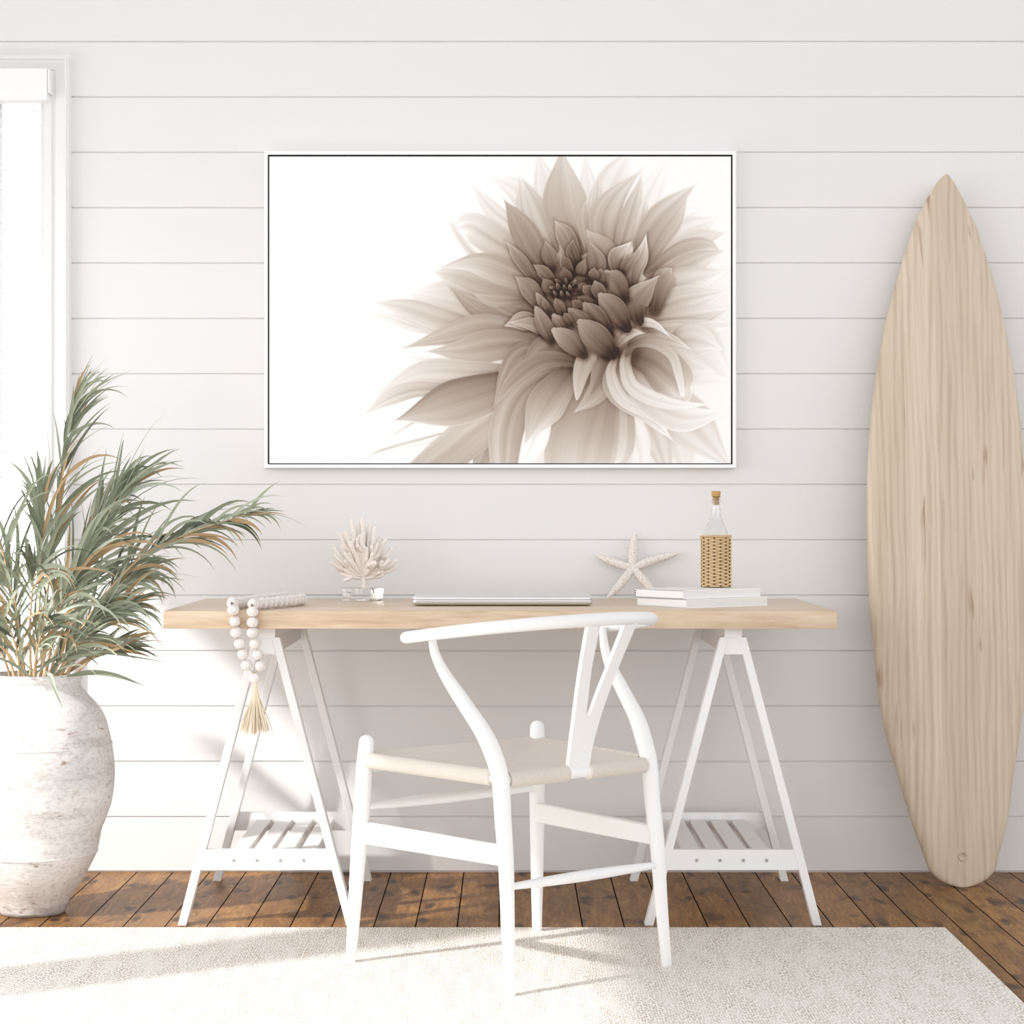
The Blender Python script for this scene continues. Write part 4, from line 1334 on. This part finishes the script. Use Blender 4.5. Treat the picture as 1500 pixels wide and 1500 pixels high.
def frond(path, n, length, u0=0.35, w=0.0058, droop=0.55, spread=0.5, bias=(0, 0, 0), dspread=0.35, lenv=None):
    pts = [P(*q) for q in path]
    sp = [Vector(q) for q in catmull(pts, 40)]
    sb_ = NB()
    add_tube(sb_, sp, [0.0042 - 0.0032 * i / 40 for i in range(41)], 7, 'round')
    bm = NB()
    for i in range(n):
        u = u0 + (1 - u0) * (i + RP.uniform(0, .8)) / n
        k = min(39, int(u * 40)); f = u * 40 - k
        p = sp[k].lerp(sp[k + 1], f)
        T = (sp[min(40, k + 2)] - sp[max(0, k - 2)]).normalized()
        side = -1 if i % 2 else 1
        S = T.cross(Vector((0, 1, 0))).normalized() * side
        dv = T * RP.uniform(.75, 1.1) + S * RP.uniform(.15, 1) * spread + Vector((0, RP.uniform(-1, 1) * dspread, 0)) + Vector(bias)
        ln = length * RP.uniform(.65, 1.15) * (1.0 - 0.35 * max(0, (u - 0.7) / 0.3))
        if RP.random() < .22:      # hair-thin leaf
            blade(bm, p, dv, ln * 1.22, w * RP.uniform(.16, .3), droop * RP.uniform(.1, .8), pickmat(), 0.5)
        else:
            blade(bm, p, dv, ln, w * RP.uniform(.5, 1.3), droop * RP.uniform(.4, 1.6), pickmat(), 0.4)
    for q in range(3):
        blade(bm, sp[-2], (sp[-1] - sp[-4]).normalized() + Vector((RP.uniform(-.15, .15), 0, RP.uniform(-.1, .1))), length * RP.uniform(.4, .6), w * .6, droop * .3, pickmat(), .1)
    fo = obj('frond', bm, M['leaf'], plant, 60, origin=sp[0])
    st = obj('stem', sb_, M['stem'], fo, 60)
    return fo
b0 = 1012
frond([(58, b0, .56), (68, 880, .53), (86, 740, .50), (96, 640, .49), (110, 585, .48)], 52, .20, .36, .0052, .75, .45, (.28, 0, 0), .25)
frond([(80, b0, .60), (130, 905, .56), (200, 822, .52), (272, 783, .50), (366, 752, .49)], 52, .20, .36, .0050, 1.15, .55, (.08, 0, .22), .25)
frond([(66, b0, .55), (100, 900, .50), (138, 815, .46), (160, 750, .44), (178, 715, .43)], 40, .25, .28, .0056, 1.0, .50, (.25, 0, .05), .3)
frond([(85, b0, .64), (125, 940, .66), (165, 900, .68), (190, 885, .70)], 30, .16, .28, .0046, .8, .6, (.15, 0, .1), .4)
frond([(90, b0, .60), (130, 968, .62), (160, 950, .64), (185, 942, .66)], 22, .14, .25, .0046, .5, .5, (.1, 0, .05), .4)
frond([(50, b0, .60), (58, 880, .60), (62, 790, .60), (60, 730, .60)], 34, .21, .36, .0062, .7, .45, (.05, 0, .1), .35)
frond([(35, b0, .60), (22, 900, .62), (2, 800, .64), (-18, 745, .65)], 34, .24, .28, .0052, 1.2, .6, (.05, 0, .1), .35)
frond([(28, b0, .58), (-10, 900, .55), (-60, 830, .52), (-110, 790, .50)], 28, .22, .30, .0054, 1.0, .5, (0, 0, .1), .3)
frond([(46, b0, .66), (44, 930, .72), (47, 870, .77), (52, 835, .80)], 18, .22, .60, .0058, 1.5, .9, (.15, -.1, .1), .5)
frond([(62, b0, .62), (82, 920, .62), (108, 850, .62), (135, 800, .62)], 40, .26, .22, .0058, 1.1, .50, (.18, 0, .12), .35)
frond([(72, b0, .64), (105, 950, .68), (135, 915, .71), (155, 898, .74)], 32, .20, .22, .0050, .9, .6, (.15, 0, .12), .4)
frond([(22, b0, .62), (0, 950, .66), (-30, 905, .70)], 24, .20, .3, .0050, .9, .6, (0, 0, .15), .4)
frond([(58, b0, .50), (92, 890, .42), (122, 800, .37), (150, 742, .34)], 40, .22, .28, .0052, 1.1, .50, (.18, 0, .1), .2)
frond([(40, b0, .64), (30, 940, .70), (22, 880, .75), (8, 840, .78)], 26, .19, .3, .0048, 1.2, .8, (0, 0, .15), .5)
frond([(55, b0, .64), (68, 950, .70), (84, 900, .74), (98, 868, .76)], 30, .20, .15, .0050, 1.1, .8, (.1, 0, .1), .5)
frond([(75, b0, .58), (115, 925, .54), (165, 865, .50), (200, 842, .48)], 36, .20, .25, .0052, 1.2, .50, (.15, 0, .2), .3)
frond([(48, b0, .68), (52, 965, .73), (60, 930, .77), (70, 905, .80)], 28, .16, .10, .0044, .9, .9, (.05, 0, .1), .5)
frond([(30, b0, .66), (26, 960, .70), (16, 925, .74), (4, 900, .77)], 28, .16, .10, .0044, .9, .9, (0, 0, .1), .5)
frond([(68, b0, .66), (88, 970, .70), (112, 945, .72), (130, 930, .74)], 28, .15, .10, .0046, .7, .7, (.05, 0, .05), .5)
# three single leaves that hang over the rim
for path, w_, mt in (([(98, 990, .66), (135, 985, .69), (172, 990, .71), (210, 1004, .73)], 0.0068, 1), ([(66, 984, .70), (74, 990, .72), (80, 1008, .73), (91, 1036, .73)], 0.0050, 3),
                     ([(40, 985, .66), (90, 962, .68), (150, 956, .70), (238, 969, .71)], 0.0052, 0), ([(92, 990, .64), (130, 965, .66), (172, 950, .68), (205, 933, .70)], 0.0056, 2)):
    bm = NB()
    sp = [Vector(q) for q in catmull([P(*q) for q in path], 14)]
    rows = []
    for i, q in enumerate(sp):
        u = i / 14
        t = (sp[min(i + 1, 14)] - sp[max(i - 1, 0)]).normalized()
        sd = t.cross(Vector((0, -1, .4)).normalized()).normalized()
        ww = w_ * (0.4 + 0.6 * math.sin(min(1, u / .3) * math.pi / 2)) * max(0.03, 1 - max(0, (u - .45) / .55) ** 1.4)
        rows.append((bm.verts.new(q - sd * ww), bm.verts.new(q + Vector((0, .0025, -.001))), bm.verts.new(q + sd * ww)))
    for i in range(14):
        for j in (0, 1):
            bm.faces.new((rows[i][j], rows[i][j + 1], rows[i + 1][j + 1], rows[i + 1][j])).material_index = mt
    obj('leaf', bm, M['leaf'], plant, 60)

# ------------------------------------------------------------------ chair
RZ = 0.008
LA = math.radians(40.7)
Lv = Vector((math.cos(LA), math.sin(LA), 0)); Fv = Vector((-math.sin(LA), math.cos(LA), 0))
R0 = Vector((0.172, -1.396, 0))
def C(l, f, z): return R0 + Lv * l + Fv * f + Vector((0, 0, z))
ch = empty('armchair', C(0, 0.24, RZ))
tag(ch, 'white wooden chair with curved top rail, forked back and woven cord seat', 'chair')
W = M['white']
for sg in (-1, 1):
    bm = NB()     # front leg
    pts = [C(sg * (0.270 - 0.023 * u), 0.476 - 0.027 * u, RZ + (0.497 - RZ - 0.010) * u) for u in [i / 12 for i in range(13)]]
    rad = [float(np.interp(i / 12, [0, .25, .5, .75, .93, 1], [.0112, .0145, .0172, .0185, .0182, .0165])) for i in range(13)]
    add_tube(bm, pts, rad, 18, 'round')
    # flat foot
    for v in bm.verts:
        if v.co.z < RZ: v.co.z = RZ
    obj('leg', bm, W, ch, 60)
    bm = NB()     # rear leg, sweeping forward into the arm
    key = [(.2228, 0.0, RZ), (.218, .012, .14), (.215, .0217, .2694), (.2125, .034, .36), (.212, .043, .44), (.2145, .0627, .4907), (.220, .0915, .5369), (.228, .1437, .5931), (.2355, .1917, .6454), (.242, .2171, .6873), (.245, .225, .722)]
    pts = [Vector(q) for q in catmull([C(sg * l, f, z) for l, f, z in key], 44)]
    rad = [float(np.interp((q.z - RZ), [0, .14, .28, .42, .50, .60, .66, .72], [.0112, .0140, .0165, .0182, .0185, .0150, .0108, .0078])) for q in pts]
    add_tube(bm, pts, rad, 18, 'round')
    for v in bm.verts:
        if v.co.z < RZ: v.co.z = RZ
    obj('leg', bm, W, ch, 60)
    bm = NB()     # flat side stretcher
    a0, a1 = C(sg * .2495, .455, .289), C(sg * .2155, .030, .287)
    nrm = (a1 - a0).cross(Vector((0, 0, 1))).normalized() * 0.0085
    n = 12
    rows = []
    for i in range(n + 1):
        u = i / n; q = a0.lerp(a1, u)
        hh = 0.0235 - 0.0035 * math.sin(math.pi * u) * 0 - 0.002 * u
        ring_ = [q + nrm * .6 + Vector((0, 0, -hh)), q + nrm + Vector((0, 0, -hh + .003)), q + nrm + Vector((0, 0, hh - .003)), q + nrm * .6 + Vector((0, 0, hh)),
                 q - nrm * .6 + Vector((0, 0, hh)), q - nrm + Vector((0, 0, hh - .003)), q - nrm + Vector((0, 0, -hh + .003)), q - nrm * .6 + Vector((0, 0, -hh))]
        rows.append([bm.verts.new(v) for v in ring_])
    for i in range(n):
        for k in range(8):
            bm.faces.new((rows[i][k], rows[i][(k + 1) % 8], rows[i + 1][(k + 1) % 8], rows[i + 1][k]))
    bm.faces.new(rows[0]); bm.faces.new(rows[-1][::-1])
    obj('side_stretcher', bm, W, ch, 35)
def spindle(a, b, r0, r1):
    bm = NB()
    pts = [a.lerp(b, i / 14) for i in range(15)]
    add_tube(bm, pts, [r0 + (r1 - r0) * math.sin(math.pi * i / 14) for i in range(15)], 14, 'flat')
    return bm
obj('front_stretcher', spindle(C(-.252, .458, .345), C(.252, .458, .345), .0075, .0125), W, ch, 60)
obj('rear_stretcher', spindle(C(-.216, .018, .224), C(.216, .018, .224), .0065, .0120), W, ch, 60)
obj('seat_rail', spindle(C(-.212, .043, .438), C(.212, .043, .438), .0115, .0125), W, ch, 60)
obj('seat_rail', spindle(C(-.250, .455, .428), C(.250, .455, .428), .0085, .0095), W, ch, 60)
for sg in (-1, 1):
    obj('seat_rail', spindle(C(sg * .212, .043, .441), C(sg * .249, .452, .447), .0105, .0110), W, ch, 60)
# top rail: half hoop
bm = NB()
pts, rad = [], []
for i in range(61):
    th = math.radians(-102 + 204 * i / 60)
    l = 0.268 * math.sin(th); f = 0.205 - 0.272 * math.cos(th)
    if abs(th) > math.pi / 2:
        f = 0.205 + 0.272 * (abs(th) - math.pi / 2) * 1.36
        l = math.copysign(0.268 + 0.004 * (abs(th) - math.pi / 2), th)
    z = 0.7305 + 0.0345 * max(0, math.cos(th)) - 0.046 * max(0, abs(th) - math.pi / 2)
    pts.append(C(l, f, z)); rad.append(0.0128 + 0.0010 * max(0, math.cos(th)))
add_tube(bm, pts, rad, 20, 'round')
obj('top_rail', bm, W, ch, 60)
# forked splat
def make_splat():
    bm = NB()
    # outline in (lateral, height 0..1); the fork is cut out
    zb_, zt_ = 0.437, 0.762
    def yz(z):
        u = (z - zb_) / (zt_ - zb_)
        f = 0.043 - 0.109 * u ** 1.35
        return f
    nseg = 26
    def wl(u):  # outer left edge and right edge (symmetric)
        return float(np.interp(u, [0, .15, .36, .5, .7, 1.0], [.0295, .0305, .037, .0435, .054, .0705]))
    def wi(u):  # inner edge of the fork
        return float(np.interp(u, [.36, .37, .40, .5, .7, 1.0], [.0, .0045, .0075, .0125, .0245, .0365]))
    th = 0.0055
    def quadstrip(la, lb):
        rows = []
        for z, a, b in zip(*la_lb(la, lb)):
            f = yz(z)
            rows.append([bm.verts.new(C(a, f - th, z)), bm.verts.new(C(b, f - th, z)), bm.verts.new(C(b, f + th, z)), bm.verts.new(C(a, f + th, z))])
        for i in range(len(rows) - 1):
            for k in range(4):
                bm.faces.new((rows[i][k], rows[i][(k + 1) % 4], rows[i + 1][(k + 1) % 4], rows[i + 1][k]))
        bm.faces.new(rows[0]); bm.faces.new(rows[-1][::-1])
    def la_lb(la, lb):
        zs = [zb_ + (zt_ - zb_) * u for u in us]
        return zs, [la(u) for u in us], [lb(u) for u in us]
    us = [0.36 * i / 10 for i in range(11)]
    quadstrip(lambda u: -wl(u), lambda u: wl(u))
    us = [0.36 + 0.64 * (i / 22) ** 1.5 for i in range(23)]
    quadstrip(lambda u: -wl(u), lambda u: -wi(u))
    quadstrip(lambda u: wi(u), lambda u: wl(u))
    return bm
obj('back_splat', make_splat(), W, ch, 30)
# woven seat
cord_L = mk_cord('paper_cord_across', (Lv.x, Lv.y)); cord_F = mk_cord('paper_cord_along', (Fv.x, Fv.y))
def make_seat():
    bm = NB()
    n = 24
    q = {'fl': C(-.243, .452, .4635), 'fr': C(.243, .452, .4635), 'rl': C(-.196, .050, .4535), 'rr': C(.196, .050, .4535)}
    g = []
    for i in range(n + 1):
        v = i / n   # rear -> front
        row = []
        for j in range(n + 1):
            u = j / n
            p_ = (q['rl'] * (1 - u) + q['rr'] * u) * (1 - v) + (q['fl'] * (1 - u) + q['fr'] * u) * v
            e = min(u, 1 - u, v, 1 - v)
            dip = -0.019 * (1 - math.exp(-e * 5.0)) + 0.014 * (abs(abs(u - .5) - abs(v - .5)) - .25) * min(1, e * 8)
            row.append((p_ + Vector((0, 0, dip))))
        g.append(row)
    top = [[bm.verts.new(p_) for p_ in row] for row in g]
    botm = [[bm.verts.new(p_ - Vector((0, 0, 0.010))) for p_ in row] for row in g]
    for i in range(n):
        for j in range(n):
            u, v = (j + .5) / n, (i + .5) / n
            side = abs(u - .5) > abs(v - .5)
            f = bm.faces.new((top[i][j], top[i][j + 1], top[i + 1][j + 1], top[i + 1][j])); f.material_index = 1 if side else 0
            f = bm.faces.new((botm[i][j], botm[i + 1][j], botm[i + 1][j + 1], botm[i][j + 1])); f.material_index = 1 if side else 0
    for i in range(n):
        for a, b in (((i, 0), (i + 1, 0)), ((i, n), (i + 1, n)), ((0, i), (0, i + 1)), ((n, i), (n, i + 1))):
            bm.faces.new((top[a[0]][a[1]], top[b[0]][b[1]], botm[b[0]][b[1]], botm[a[0]][a[1]]))
    # cord wound round the rails
    def wound(a, b, r, mat):
        pts = [a.lerp(b, i / 16) for i in range(17)]
        add_tube(bm, pts, r, 16, 'flat', mat=mat)
    for sg in (-1, 1):
        wound(C(sg * .2125, .066, .4418), C(sg * .2475, .437, .4468), .0172, 1)
    wound(C(-.194, .043, .438), C(-.031, .043, .438), .0170, 0)
    wound(C(.031, .043, .438), C(.194, .043, .438), .0170, 0)
    wound(C(-.234, .455, .448), C(.234, .455, .448), .0160, 0)
    return bm
obj('woven_seat', make_seat(), [cord_L, cord_F], ch, 50)
